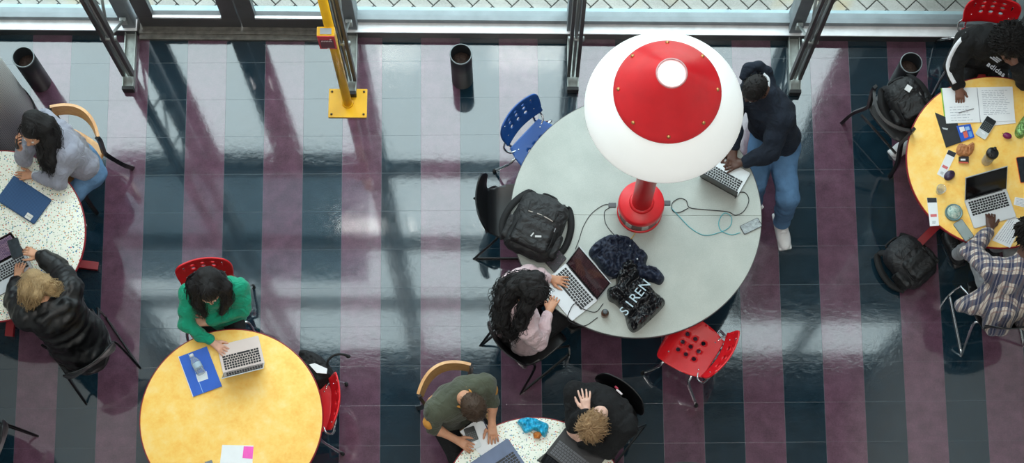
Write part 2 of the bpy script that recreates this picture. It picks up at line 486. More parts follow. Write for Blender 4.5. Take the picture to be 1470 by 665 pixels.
for i, s in enumerate(UP):
    b = MB(); fbox(b, s - .05, s + .05, .0, .16, 0, ZG + .1, .004); st(b.build('trim_%d' % (i + 3), m_alu))
# double door between the first two trusses
m_door = M('grey_painted_door_frame', (84, 84, 86), .45, .2)
mid = (DL + DR) / 2
b = MB(); fbox(b, DL, DR, -.05, .16, 0, .035, .004); fbox(b, DL, DR, -.01, .02, .035, .05, .003); st(b.build('trim_12', M('worn_metal_threshold', (120, 118, 112), .5, .5, .3, 20)))
for k, (s0, s1) in enumerate(((DL + .02, mid - .006), (mid + .006, DR - .02))):
    b = MB(); w = .125
    fbox(b, s0, s1, .05, .10, .04, .26, .004); fbox(b, s0, s0 + w, .05, .10, .26, 3.44); fbox(b, s1 - w, s1, .05, .10, .26, 3.44); fbox(b, s0, s1, .05, .10, 3.44, 3.62)
    fbox(b, s0 + w, s1 - w, .045, .06, .26, .275)
    d = st(b.build('door_%d' % (k + 1), m_door))
    b = MB(); fbox(b, s0 + w, s1 - w, .072, .078, .26, 3.44); b.build('pane', m_glass, d)
    b = MB(); fbox(b, s0 + w, s1 - w, .03, .05, .262, .285); b.build('glazing_bead', m_sill, d)
    b = MB(); fbox(b, (s1 - .09) if k == 0 else (s0 + .05), (s1 - .05) if k == 0 else (s0 + .09), -.01, .02, .95, 1.25, .008); b.build('door_handle', M('chrome', (200, 200, 205), .15, 1), d)
# solid wall over the glass, side and rear walls, ceiling
b = MB(); fbox(b, SL, SR, .02, .2, ZG + .11, ZC); st(b.build('wall_front', M('dark_spandrel', (46, 48, 52), .7)))
st(slab('wall_left', (XL - .2, YB, 0), (XL, WO.y + .05, ZC), m_wall)); st(slab('wall_right', (XR, YB, 0), (XR + .2, WO.y + .05, ZC), m_wall))
st(slab('wall_rear', (XL, YB - .2, 0), (XR, YB, ZC), m_wall)); st(slab('ceiling', (XL, YB, ZC), (XR, WO.y + .1, ZC + .2), m_wall))
# outside ground: concrete kerb then herringbone pavers
b = MB(); fbox(b, -9, 9, .10, .24, -.04, .015); st(b.build('trim_13', M('blue_grey_kerb', (158, 182, 188), .7, bump=.2, bscale=80)))
t = NT('grey_pavers'); co = t.coord(); info = t.noise(co, 3.5, 4); fine = t.noise(co, 70, 4, .7)
ms = t.noise(co, .9, 3); pv = t.ramp(t.math('ADD', t.math('MULTIPLY', info, .5), t.math('MULTIPLY', fine, .5)), [(.3, srgb((128, 126, 122))), (.7, srgb((178, 175, 168)))])
t.bsdf(t.mix(t.ramp(ms, [(.56, (0, 0, 0, 1)), (.62, (.6, .6, .6, 1))]), pv, srgb((176, 150, 96))), .85, 0, t.bump(fine, .4, .004)); m_pav = t.m
b = MB(); L_, B_ = .22, .11; ca = _c(PI / 4); sa = _s(PI / 4)
n = 46
for i in range(-n, n):
    for j in range(-n, n):
        # herringbone: one lying and one standing paver on a sheared lattice
        x = i * B_ + j * 4 * B_; y = i * B_
        for (cx_, cy_, lx, ly) in ((x + B_, y + B_ / 2, L_, B_), (x + 2.5 * B_, y, B_, L_)):
            X_ = cx_ * ca - cy_ * sa; Y_ = cx_ * sa + cy_ * ca
            if -5.2 < X_ < 5.4 and -.12 < Y_ < 2.6:
                rot = WROT + PI / 4
                b.box(wall_pt(X_, Y_ + .26, -.03), (lx - .008, ly - .008, .06), rot, .004)
pav = st(b.build('paving', m_pav))
st(slab('ground', (-60, WO.y - .4, -.12), (60, 70, -.045), M('dark_sand_bed', (128, 126, 120), .9, var=.2)))
# ================================================================== steelwork, post, cans, lamp
m_bar = M('dark_grey_flat_steel', (74, 70, 70), .42, .55); m_rod = M('galvanised_rod', (176, 182, 180), .35, .7); m_chan = M('worn_light_steel_channel', (158, 164, 160), .45, .5, .25, 14)
tlabels = ['grey steel lattice truss upright standing left of the double door', 'grey steel lattice truss upright right behind the yellow post',
           'grey steel lattice truss upright standing between the small black bin and the lamp', 'grey steel lattice truss upright behind the navy hooded man']
for i, s in enumerate(TS):
    foot = [W(186, 129, 0), W(504, 136, 0), W(822, 130, 0), W(1140, 134, 0)][i]
    L = abs((foot - WO).dot(WN))                       # reach of the truss into the room
    r = empty('steel_truss', wall_pt(s, -L + .03, 0)); tag(r, tlabels[i], 'truss', 'facade trusses')
    inv = Matrix.Translation(-r.location)
    def wp(ds, out, z): return wall_pt(s + ds, out, z) - r.location
    b = MB()
    b.box(wp(0, -L / 2 + .0, .02), (.085, L, .04), WROT, .003)
    for sg in (-1, 1): b.box(wp(sg * .04, -L / 2, .055), (.008, L, .05), WROT)
    b.build('floor_channel', m_chan, r)
    b = MB(); b.box(wp(0, -L - .012, .045), (.09, .03, .08), WROT, .004); b.build('end_cap', M('black_rubber', (22, 22, 24), .6), r)
    TOPZ = 12.5
    for sg in (-1, 1):
        b = MB(); b.box(wp(sg * .034, -L + .10, (TOPZ + .06) / 2 + .03), (.026, .05, TOPZ - .06), WROT, .003); b.build('chord', m_bar, r)
    z = .35
    while z < TOPZ - 1:
        a = wp(0, -.02, z); n_ = wp(0, -L + .10, z + .5); c = wp(0, -.02, z + 1.0)
        for q_ in ((a, n_), (n_, c)):
            rb = MB(); rb.tube(q_, .012, 8); rb.build('lattice_rod', m_rod, r)
        nb = MB(); nb.tube([wp(-.06, -L + .10, z + .5), wp(.06, -L + .10, z + .5)], .02, 10); nb.build('joint', m_rod, r)
        nb = MB(); nb.box(wp(0, -.03, z), (.05, .03, .09), WROT, .004); nb.build('wall_bracket', m_rod, r)
        z += 1.0
    rb = MB(); rb.tube([wp(0, -L + .10, .06), wp(0, -L + .10, TOPZ)], .011, 8); rb.build('tie_rod', m_rod, r)

# yellow post with a red and yellow call box
P = W(499.5, 149, 0); r = empty('call_post', P); tag(r, 'yellow steel post on a square floor plate with a small red box', 'post')
m_yel = M('glossy_yellow_paint', (236, 178, 22), .3, var=.06, bump=.05)
b = MB(); b.box((0, 0, .008), (.30, .235, .016), WROT, .004); b.lathe([(.0, .016), (.045, .016), (.04, .03), (.0, .034)], n=24); b.build('floor_plate', m_yel, r)
for sx in (-1, 1):
    for sy in (-1, 1):
        b = MB(); b.lathe([(0, .016), (.009, .016), (.009, .022), (.005, .026), (0, .026)], (sx * .125, sy * .092, 0), 10); b.build('bolt', M('bolt_steel', (90, 80, 60), .4, .7), r)
b = MB(); b.tube([(0, 0, .016), (0, 0, 2.25)], .034, 20); b.lathe([(.0, 2.25), (.034, 2.25), (.02, 2.27), (0, 2.275)], n=20); b.build('pole', m_yel, r)
bx = Vector((-.015, -.065, 1.58)); b = MB(); b.box(bx, (.125, .07, .24), WROT, .006); cb = b.build('call_box', m_yel, r)
b = MB(); b.box(bx + Vector((0, -.037, -.0)), (.122, .006, .236), WROT, .002); b.build('front_panel', M('red_panel', (208, 52, 66), .4), cb)
b = MB(); b.box(bx + Vector((0, -.041, -.02)), (.095, .004, .15), WROT, .001); b.build('label_plate', M('dark_red_label', (92, 14, 40), .4), cb)
b = MB(); b.box(bx + Vector((-.0, .0, .122)), (.08, .045, .004), WROT, .001); b.build('top_plate', M('grey_plate', (160, 166, 172), .4), cb)
b = MB()
for q in range(9): b.box(bx + Vector((-.034 + q * .0085, -.0445, .04 + .004 * (q % 2))), (.005, .002, .016))
b.lathe([(0, 0), (.008, 0), (.006, .003), (0, .004)], bx + Vector((.03, -.043, .075)), 12, axis=(0, -1, 0)); b.lathe([(0, 0), (.008, 0), (.006, .003), (0, .004)], bx + Vector((.0, -.043, -.1)), 12, axis=(0, -1, 0))
b.build('white_marks', M('white_print', (235, 225, 225), .5), cb)

# black open tubes standing on the floor
m_can = M('black_matt_bin', (32, 35, 38), .45, .1)
for (px, py, lab) in ((664, 114, 'short black cylindrical bin standing alone on the striped floor by the window'),
                      (58, 118, 'short black cylindrical bin beside the perforated metal column'),
                      (1288, 126, 'short black cylindrical bin behind the chair that holds a black backpack')):
    r = empty('cylinder_bin', W(px, py, 0)); tag(r, lab, 'bin', 'black cylinder bins by the window')
    b = MB(); b.lathe([(.0, .0), (.083, 0), (.083, .55), (.079, .556), (.074, .55), (.074, .03), (0, .03)], n=40); b.build('bin_body', m_can, r)
    b = MB(); b.lathe([(0, .40), (.03, .405), (.073, .395), (.073, .37), (0, .37)], n=32); b.build('ash_tray', M('brown_ash', (74, 60, 54), .9, var=.5, vscale=60, bump=.8, bscale=80), r)
    b = MB(); b.lathe([(.0745, .549), (.079, .557), (.0845, .551), (.0845, .543), (.0745, .543)], n=40, closed=True); b.build('rim', M('grey_bin_rim', (120, 128, 130), .35, .4), r)

# perforated metal column at the left edge
t = NT('perforated_grey_metal'); co = t.coord('Object'); sx = t.n('ShaderNodeSeparateXYZ'); t.l(co, sx.inputs[0])
an = t.math('ARCTAN2', sx.outputs[1], sx.outputs[0])
u = t.math('FRACT', t.math('MULTIPLY', an, 26.0)); v = t.math('FRACT', t.math('MULTIPLY', sx.outputs[2], 42.0))
d = t.math('SQRT', t.math('ADD', t.math('POWER', t.math('SUBTRACT', u, .5), 2.0), t.math('POWER', t.math('SUBTRACT', v, .5), 2.0)))
hole = t.math('LESS_THAN', d, .22)
t.bsdf(t.mix(hole, srgb((236, 234, 228)), srgb((120, 118, 116))), .42, .15, t.bump(t.math('MULTIPLY', hole, -1.0), .2, .002)); m_perf = t.m
r = empty('metal_column', W(-12, 174, 0)); tag(r, 'tall round column clad in perforated grey metal at the left edge', 'column')
b = MB(); b.lathe([(.345, .04), (.345, 2.3), (.33, 2.34), (.3, 2.34)], n=72); b.build('perforated_cladding', m_perf, r)
b = MB(); b.lathe([(0, 0), (.355, 0), (.355, .03), (.34, .05), (0, .05)], n=64); b.build('base_ring', M('dark_base_ring', (48, 48, 50), .5, .3), r)
b = MB(); b.lathe([(.0, 2.33), (.325, 2.33), (.325, 2.345), (.0, 2.36)], n=64); b.build('top_cap', M('column_cap', (120, 120, 118), .5, .3), r)

# ================================================================== tables
TZ = .742
def mat_terrazzo():
    t = NT('terrazzo_laminate'); co = t.coord()
    base = srgb((236, 236, 222)); col = None; cur = base
    wob = t.noise(co, 30, 2)
    for sc, th, seed, c in ((40, .19, .0, (46, 128, 146)), (46, .19, 3.1, (206, 84, 68)), (52, .2, 7.7, (214, 156, 60)), (66, .23, 1.9, (84, 140, 96)), (34, .16, 5.2, (74, 100, 160)), (58, .2, 9.4, (150, 150, 140))):
        vo = t.n('ShaderNodeTexVoronoi'); vo.inputs['Scale'].default_value = sc; vo.inputs['Randomness'].default_value = 1.0
        mp = t.coord(loc=(seed, seed * 1.7, seed * .3)); t.l(mp, vo.inputs['Vector'])
        f = t.math('LESS_THAN', vo.outputs['Distance'], t.math('MULTIPLY', t.math('SUBTRACT', 1.6, wob), th))
        sep = t.n('ShaderNodeSeparateXYZ'); t.l(vo.outputs['Color'], sep.inputs[0])
        f = t.math('MULTIPLY', f, t.math('GREATER_THAN', sep.outputs[0], .42))
        cur = t.mix(f, cur, srgb(c))
    t.bsdf(cur, .32, 0, None, **{'Coat Weight': .2}); return t.m
def mat_yellow():
    t = NT('mottled_yellow_laminate'); co = t.coord(); f = t.noise(co, 9, 7, .65); g = t.noise(co, 60, 3, .6)
    base = t.ramp(t.math('ADD', t.math('MULTIPLY', f, .8), t.math('MULTIPLY', g, .2)), [(.3, srgb((250, 184, 76))), (.5, srgb((255, 208, 106))), (.72, srgb((255, 222, 146)))])
    t.bsdf(base, .55, 0, None); return t.m
def mat_grey():
    t = NT('pale_grey_laminate'); co = t.coord(); g = t.noise(co, 140, 3, .7); f = t.noise(co, 5, 4)
    base = t.ramp(t.math('ADD', t.math('MULTIPLY', g, .5), t.math('MULTIPLY', f, .5)), [(.3, srgb((160, 166, 160))), (.7, srgb((186, 191, 184)))])
    t.bsdf(base, .45, 0, None); return t.m
m_terr = mat_terrazzo(); m_ylam = mat_yellow(); m_glam = mat_grey()
m_redpaint = M('deep_red_table_paint', (142, 18, 30), .35); m_red = M('bright_red_plastic', (220, 26, 36), .33, var=.05, bump=.04, bscale=200)
def round_table(px, py, rad, top, edge, label, group, feet=0.6, rot=.4):
    c = W(px, py, TZ); r = empty('round_table', (c.x, c.y, 0)); tag(r, label, 'table', group)
    b = MB(); b.lathe([(0, TZ - .028), (rad - .006, TZ - .028), (rad - .004, TZ - .002), (rad - .008, TZ), (0, TZ)], n=96); b.build('tabletop', top, r)
    b = MB(); b.lathe([(rad - .006, TZ - .03), (rad + .001, TZ - .028), (rad + .003, TZ - .015), (rad + .001, TZ - .001), (rad - .006, TZ)], n=96, closed=True); b.build('edge_band', edge, r)
    b = MB(); b.tube([(0, 0, .05), (0, 0, TZ - .05)], .045, 20); b.lathe([(0, TZ - .06), (.2, TZ - .05), (.2, TZ - .03), (0, TZ - .03)], n=24); b.build('pedestal', m_redpaint, r)
    for k in range(4):
        a = rot + k * PI / 2; d = Vector((_c(a), _s(a), 0))
        b = MB(); b.bar([d * .03 + Vector((0, 0, .09)), d * feet * .6 + Vector((0, 0, .07)), d * feet + Vector((0, 0, .03))], .06, .05, (-d.y, d.x, 0))
        b.lathe([(0, 0), (.02, 0), (.02, .02), (0, .02)], d * (feet - .03), 12); b.build('foot', m_redpaint, r)
    return r
round_table(332, 601, .655, m_ylam, m_redpaint, 'round mottled yellow table with red edge before the woman in green', 'yellow round tables', rot=.75)
round_table(1430, 232, .66, m_ylam, m_redpaint, 'round mottled yellow table with red edge crowded with papers, phones and a bottle', 'yellow round tables', feet=.62, rot=PI + .78)
round_table(-5, 338, .648, m_terr, m_redpaint, 'round white speckled terrazzo table at the left with a blue sleeve on it', 'terrazzo round tables', rot=-.08)
round_table(767, 731, .66, m_terr, m_redpaint, 'round white speckled terrazzo table at the bottom between two men', 'terrazzo round tables', rot=.3)
# big grey table in two halves
c = W(913, 309, TZ); GT = Vector((c.x, c.y, 0)); GR = .915
r = empty('large_round_table', GT); tag(r, 'large round pale grey table in two halves around the red lamp', 'table')
for sg in (1, -1):
    pts = [(GR * _c(a), sg * GR * _s(a)) for a in [PI * k / 64 for k in range(65)]]
    pts = [(x, y + sg * .0012) for x, y in pts]
    b = MB(); b.prism(pts, TZ - .025, TZ); o = b.build('tabletop_half', m_glam, r)
    b = MB(); b.bar([(x * 1.002, y * 1.002, TZ - .014) for x, y in pts], .026, .006, (0, 0, 1)); b.build('edge_band', M('dark_table_edge', (70, 66, 66), .5), r)
b = MB(); b.tube([(0, 0, .04), (0, 0, TZ - .03)], .09, 24); b.lathe([(0, 0), (.38, 0), (.36, .03), (.1, .05), (0, .05)], n=48); b.lathe([(0, TZ - .06), (.3, TZ - .05), (.3, TZ - .026), (0, TZ - .026)], n=32); b.build('pedestal', m_redpaint, r)

# red and white table lamp on a socket hub
LB = W(918, 304, TZ); r = empty('table_lamp', LB); tag(r, 'tall red lamp post with wide white shade and red cone top on the grey table', 'lamp')
m_lred = M('satin_red_lamp_paint', (216, 34, 42), .33, var=.06, bump=.08, bscale=12, bdist=.004)
b = MB(); b.lathe([(0, 0), (.165, 0), (.165, .02), (.158, .024), (0, .024)], n=48); b.build('base_ring', m_lred, r)
b = MB(); b.lathe([(0, .02), (.155, .02), (.155, .18), (0, .18)], n=48); b.build('socket_drum', M('grey_socket_drum', (120, 100, 96), .5, .2), r)
for k in range(8):
    a = k * PI / 4 + .2; b = MB(); b.box((.157 * _c(a), .157 * _s(a), .10), (.008, .05, .07), Matrix.Rotation(a, 3, 'Z'), .003)
    b.build('socket_plate', M('pale_socket_plate', (176, 176, 170), .4), r)
b = MB(); b.lathe([(.155, .175), (.166, .175), (.168, .19), (.163, .235), (.155, .245), (.05, .25), (0, .25)], n=64); b.build('hub_cap', m_lred, r)
b = MB(); b.tube([(0, 0, .25), (0, 0, 2.34)], .072, 32); b.lathe([(0, .25), (.09, .25), (.085, .265), (.07, .27)], n=32); b.build('pole', m_lred, r)
t = NT('white_shade'); t.bsdf(srgb((244, 246, 244)), .55, 0, None, **{'Emission Color': (1, 1, .98, 1), 'Emission Strength': .22}); m_shade = t.m  # faint glow added to lift the grey side to an even white
z0 = 2.32
b = MB(); b.lathe([(.484, z0 - .012), (.490, z0 - .006), (.488, z0 + .004), (.45, z0 + .075), (.39, z0 + .165), (.32, z0 + .26), (.26, z0 + .3), (.26, z0 + .29), (.32, z0 + .25), (.39, z0 + .155), (.45, z0 + .065), (.478, z0 - .004)], n=96, closed=True); b.build('white_shade', m_shade, r)
z1 = z0 + .268
b = MB(); b.lathe([(.320, z1 - .004), (.327, z1), (.325, z1 + .008), (.306, z1 + .03), (.21, z1 + .16), (.10, z1 + .315), (.09, z1 + .325), (.083, z1 + .32), (.088, z1 + .30), (.20, z1 + .15), (.285, z1 + .02)], n=96, closed=True); b.build('cone_cap', m_lred, r)
b = MB(); b.lathe([(.0925, z1 + .318), (.094, z1 + .328), (.088, z1 + .332), (.082, z1 + .328), (.083, z1 + .27), (.086, z1 + .27)], n=48, closed=True); b.build('collar', M('pale_pink_collar', (196, 150, 150), .35, .3), r)
for k in range(8):
    a = k * PI / 4 + PI / 2; b = MB(); b.lathe([(0, 0), (.012, 0), (.012, .006), (.006, .013), (0, .014)], (.295 * _c(a), .295 * _s(a), z1 + .043), 14, axis=(_c(a) * .75, _s(a) * .75, .66)); b.build('bolt', M('brass_bolt', (196, 150, 96), .3, .8), r)
t = NT('lamp_diffuser'); e = t.n('ShaderNodeEmission'); e.inputs[0].default_value = (1, .98, .95, 1); e.inputs[1].default_value = 4.0; t.l(e.outputs[0], t.out.inputs[0])
b = MB(); b.lathe([(0, z1 + .24), (.10, z1 + .24), (.10, z1 + .25), (0, z1 + .25)], n=32); b.build('lit_diffuser', t.m, r)
for k in range(3):
    a = k * 2 * PI / 3; b = MB(); b.tube([(.07 * _c(a), .07 * _s(a), z0 - .02), (.26 * _c(a), .26 * _s(a), z0 + .19)], .008, 8); b.build('shade_bracket', m_lred, r)

# ================================================================== chairs
m_chrome = M('chrome_tube', (205, 207, 210), .14, 1.0); m_blk = M('black_steel_tube', (16, 16, 18), .35, .4); m_blkp = M('black_moulded_plastic', (20, 21, 23), .34, bump=.05, bscale=200)
m_blue = M('blue_plastic', (30, 78, 148), .33, var=.05, bump=.04, bscale=200); m_woodc = None
def mat_wood(name, c1, c2, rough=.35):
    t = NT(name); co = t.coord(scale=(3, 3, 26)); f = t.noise(co, 4, 6, .6, .8)
    t.bsdf(t.ramp(f, [(.3, srgb(c1)), (.7, srgb(c2))]), rough, 0, None, **{'Coat Weight': .3}); return t.m
m_wood = mat_wood('honey_bentwood', (190, 132, 76), (222, 172, 114)); m_tip = M('black_rubber_tip', (14, 14, 15), .7)
def frame(r_, label, group):
    tag(r_, label, 'chair', group); return r_
def place(px, py, fx, fy, zref=.45):
    p = W(px, py, zref); d = wdir(fx, fy); return Vector((p.x, p.y, 0)), math.atan2(-d.x, d.y)
def perforated_chair(px, py, fx, fy, mat, label, group='perforated plastic chairs with chrome legs', back_lean=.12):
    loc, rz = place(px, py, fx, fy); r = empty('perforated_chair', loc, rz); frame(r, label, group)
    # seat
    out = smooth2([(-.15, .19), (.15, .19), (.205, .12), (.20, -.05), (.165, -.17), (.13, -.19), (-.13, -.19), (-.165, -.17), (-.20, -.05), (-.205, .12)])
    fn = lambda u, v: Vector((u, v, .455 - .35 * max(0, v - .11) ** 1.5 * 4 + .10 * max(0, -v - .1) ** 1.4 + .18 * u * u - .012 * math.exp(-(u * u + v * v) / .02)))
    holes = [circle(-.068 + .068 * i, -.065 + .068 * j, .0165) for i in range(3) for j in range(3)]
    v, f = sheet(out, holes, fn, .009); b = MB(); b.add(v, f, True); seat = b.build('seat', mat, r)
    for (x, y) in ((-.12, -.135), (.12, -.135), (-.12, .12), (.12, .12)):
        b = MB(); b.lathe([(0, .004), (.007, .004), (.005, .008), (0, .009)], fn(x, y), 10); b.build('rivet', m_chrome, seat)
    # back rest
    ob = smooth2([(-.155, 0), (.155, 0), (.195, .05), (.205, .17), (.18, .25), (.12, .275), (-.12, .275), (-.18, .25), (-.205, .17), (-.195, .05)])
    L = back_lean
    fb = lambda u, w: Vector((u, -.215 - L * w * 2.2 + 1.1 * u * u - .02 * _s(PI * w / .275), .60 + w))
    hb = [circle(-.075 + .075 * i, .085 + .058 * j, .0165) for i in range(3) for j in range(3)]
    v, f = sheet(ob, hb, fb, .011); b = MB(); b.add(v, f, True); bk = b.build('backrest', mat, r)
    for (x, y) in ((-.14, .07), (.14, .07), (-.14, .2), (.14, .2)):
        b = MB(); b.lathe([(0, .004), (.007, .004), (.005, .009), (0, .010)], fb(x, y), 10, axis=(0, 1, .2)); b.build('rivet', m_chrome, bk)
    for sg in (-1, 1):
        b = MB(); b.tube([(sg * .12, .02, .438), (sg * .13, -.16, .436), (sg * .14, -.215, .46), (sg * .142, -.232, .56), (sg * .14, -.255, .74), (sg * .14, -.262, .80)], .0095, 10, sub=5); b.build('back_tube', m_chrome, r)
        b = MB(); b.tube([(sg * .13, -.14, .452), (sg * .185, -.165, .47), (sg * .195, -.215, .50), (sg * .145, -.235, .56)], .008, 8, sub=5); b.build('side_loop', m_chrome, r)
    for sg in (-1, 1):
        for (y0, y1, nm) in ((.10, .22, 1), (-.10, -.25, 2)):
            b = MB(); b.tube([(sg * .08, y0 * .9, .436), (sg * .19, y0 * 1.15, .43), (sg * .235, y0 * 1.3, .37), (sg * .265, y1, .02)], .0105, 10, sub=5); lg = b.build('leg', m_chrome, r)
            b = MB(); b.lathe([(0, 0), (.016, 0), (.015, .03), (.011, .035), (0, .035)], (sg * .266, y1 * 1.003, 0), 12); b.build('leg_tip', m_tip, lg)
    for y_ in (.09, -.09):
        b = MB(); b.tube([(-.09, y_, .434), (.09, y_, .434)], .009, 8); b.build('seat_rail', m_chrome, r)
    return r
def smooth2(pts, n=5):
    N = len(pts); out = []
    for i in range(N):
        a, b_, c_, d = [Vector(pts[(i + k) % N]) for k in (-1, 0, 1, 2)]
        for k in range(n):
            t_ = k / n; p = .5 * ((2 * b_) + (c_ - a) * t_ + (2 * a - 5 * b_ + 4 * c_ - d) * t_ ** 2 + (3 * b_ - a - 3 * c_ + d) * t_ ** 3); out.append((p.x, p.y))
    return out
def shell_chair(px, py, fx, fy, mat, tube, label, group='moulded shell chairs on sled frames', spread=.24, runner=(.2, -.25)):
    loc, rz = place(px, py, fx, fy); r = empty('shell_chair', loc, rz); frame(r, label, group)
    prof = smooth_path([(0, .21, .43), (0, .17, .452), (0, .0, .445), (0, -.12, .452), (0, -.185, .50), (0, -.215, .60), (0, -.245, .74), (0, -.265, .84)], 6)
    cum = [0]
    for i in range(1, len(prof)): cum.append(cum[-1] + (prof[i] - prof[i - 1]).length)
    T = cum[-1]
    def fn(u, v):
        v = min(max(v, 0), T)
        for i in range(1, len(cum)):
            if v <= cum[i] + 1e-9: break
        a = (v - cum[i - 1]) / max(1e-9, cum[i] - cum[i - 1]); p = prof[i - 1].lerp(prof[i], a)
        bkk = min(1, max(0, (v - .42) / .2))
        return Vector((u, p.y + bkk * 1.15 * u * u, p.z + (1 - bkk) * .45 * u * u))
    out = smooth2([(-.17, 0), (.17, 0), (.215, .08), (.215, .24), (.175, .38), (.17, .44), (.205, .52), (.215, .66), (.17, T - .012), (.08, T - .002), (-.08, T - .002), (-.17, T - .012), (-.215, .66), (-.205, .52), (-.17, .44), (-.175, .38), (-.215, .24), (-.215, .08)])
    v, f = sheet(out, [], fn, .009, .022); b = MB(); b.add(v, f, True); b.build('seat_shell', mat, r)
    for sg in (-1, 1):
        b = MB(); x = sg * spread; y1, y0 = runner
        b.tube([(sg * .13, .05, .435), (sg * .19, .09, .43), (x, y1 * .9, .40), (x, y1, .35), (x, y1 + .02, .03), (x, y1 - .01, .011), (x, 0, .011), (x, y0 + .02, .011), (x, y0, .02), (x * .9, y0 + .14, .39), (sg * .17, -.10, .43), (sg * .10, -.09, .435)], .0095, 10, sub=4)
        b.build('sled_leg', tube, r)
    for y_ in (.05, -.09):
        b = MB(); b.tube([(-.14, y_, .434), (.14, y_, .434)], .009, 8); b.build('seat_rail', tube, r)
    return r
def wood_chair(px, py, fx, fy, wood, frm, label, group='wood backed cafe chairs', spl=1.0, bh=.125):
    loc, rz = place(px, py, fx, fy); r = empty('bentwood_chair', loc, rz); frame(r, label, group)
    out = smooth2([(-.15, .2), (.15, .2), (.21, .12), (.205, -.08), (.14, -.19), (-.14, -.19), (-.205, -.08), (-.21, .12)])
    fn = lambda u, v: Vector((u, v, .455 - .3 * max(0, v - .12) ** 1.5 - .01 * math.exp(-(u * u + v * v) / .03)))
    v, f = sheet(out, [], fn, .016, .03); b = MB(); b.add(v, f, True); b.build('seat', wood, r)
    b = MB(); ring = [Vector((.185 * _c(a), .17 * _s(a), .438)) for a in [2 * PI * k / 24 for k in range(25)]]; b.tube(ring, .011, 8); b.build('seat_ring', frm, r)
    # curved back band
    pts = []
    for k in range(21):
        a = -1 + 2 * k / 20; pts.append(Vector((a * .205, -.275 + .10 * a * a, .80 - .012 * a * a)))
    b = MB(); b.bar(pts, bh, .022, (0, -.25, 1), smooth=False); b.build('back_band', wood, r)
    for sg in (-1, 1):
        b = MB(); b.bar([(sg * .16, .13, .44), (sg * .19, .17, .2), (sg * .205 * spl, .20, 0)], .03, .022, (0, 1, 0), sub=4); b.build('leg', frm, r)
        b = MB(); b.bar([(sg * .212, -.172, .845), (sg * .21, -.175, .74), (sg * .195, -.165, .55), (sg * .19, -.165, .42), (sg * .205 * spl, -.20, .2), (sg * .225 * spl, -.25, 0)], .032, .024, (0, 1, 0), sub=4); b.build('leg', frm, r)
    b = MB(); b.bar([(-.2, -.18, .25), (.2, -.18, .25)], .022, .014, (0, 0, 1)); b.build('stretcher', frm, r)
    return r
perforated_chair(779, 216, .74, .67, m_blue, 'blue perforated plastic chair with chrome legs tucked under the grey table')
perforated_chair(992, 498, -.84, -.52, m_red, 'red perforated plastic chair below the grey table, nobody on it')
perforated_chair(438, 585, -1, -.03, m_red, 'red perforated chair right of the yellow table with a black jacket on it')
perforated_chair(308, 446, .17, .98, m_red, 'red perforated chair under the woman in the green sweater')
perforated_chair(1408, 78, -.12, .99, m_red, 'red perforated chair under the person in the black striped hoodie at top right')
shell_chair(735, 305, 1, .0, m_blkp, m_blk, 'empty black moulded chair beside the black backpack on the grey table', runner=(.2, -.28))
shell_chair(757, 482, .77, -.64, m_blkp, m_blk, 'black moulded chair under the woman in pale pink')
shell_chair(864, 606, -.61, .79, m_blkp, m_blk, 'black chair under the blond man in black')
shell_chair(118, 497, -.58, -.82, m_blkp, m_blk, 'black chair under the woman in the black puffer coat')
shell_chair(1436, 438, -.15, -.98, m_blkp, m_chrome, 'black chair with chrome legs under the man in the plaid shirt')
m_bwood = M('black_stained_wood', (26, 25, 26), .4)
wood_chair(103, 227, -.53, .85, m_wood, m_blk, 'chair with honey wood band and black legs under the woman in grey', spl=1.25)
wood_chair(658, 590, .5, .86, m_wood, m_blk, 'chair with honey wood band behind the man in the olive shirt')
wood_chair(1294, 160, .77, -.63, m_bwood, m_bwood, 'all black wooden chair holding a black backpack by the right table', spl=1.25, bh=.05)
shell_chair(976, 728, .1, .99, m_blkp, m_chrome, 'black chair back just peeking in at the bottom edge')
shell_chair(-32, 640, -.9, -.3, m_blkp, m_blk, 'dark chair at the lower left corner, mostly outside the picture')
# stool of the navy man
loc, rz = place(1112, 200, -.7, .7); r = empty('stool', loc, rz); tag(r, 'low black stool under the man in the navy hoodie', 'stool')
b = MB(); b.lathe([(0, .43), (.16, .43), (.17, .44), (.165, .46), (0, .465)], n=32); b.build('seat', m_blkp, r)
for k in range(4):
    a = PI / 4 + k * PI / 2; b = MB(); b.tube([(.11 * _c(a), .11 * _s(a), .43), (.17 * _c(a), .17 * _s(a), .0)], .012, 10); b.build('leg', m_blk, r)
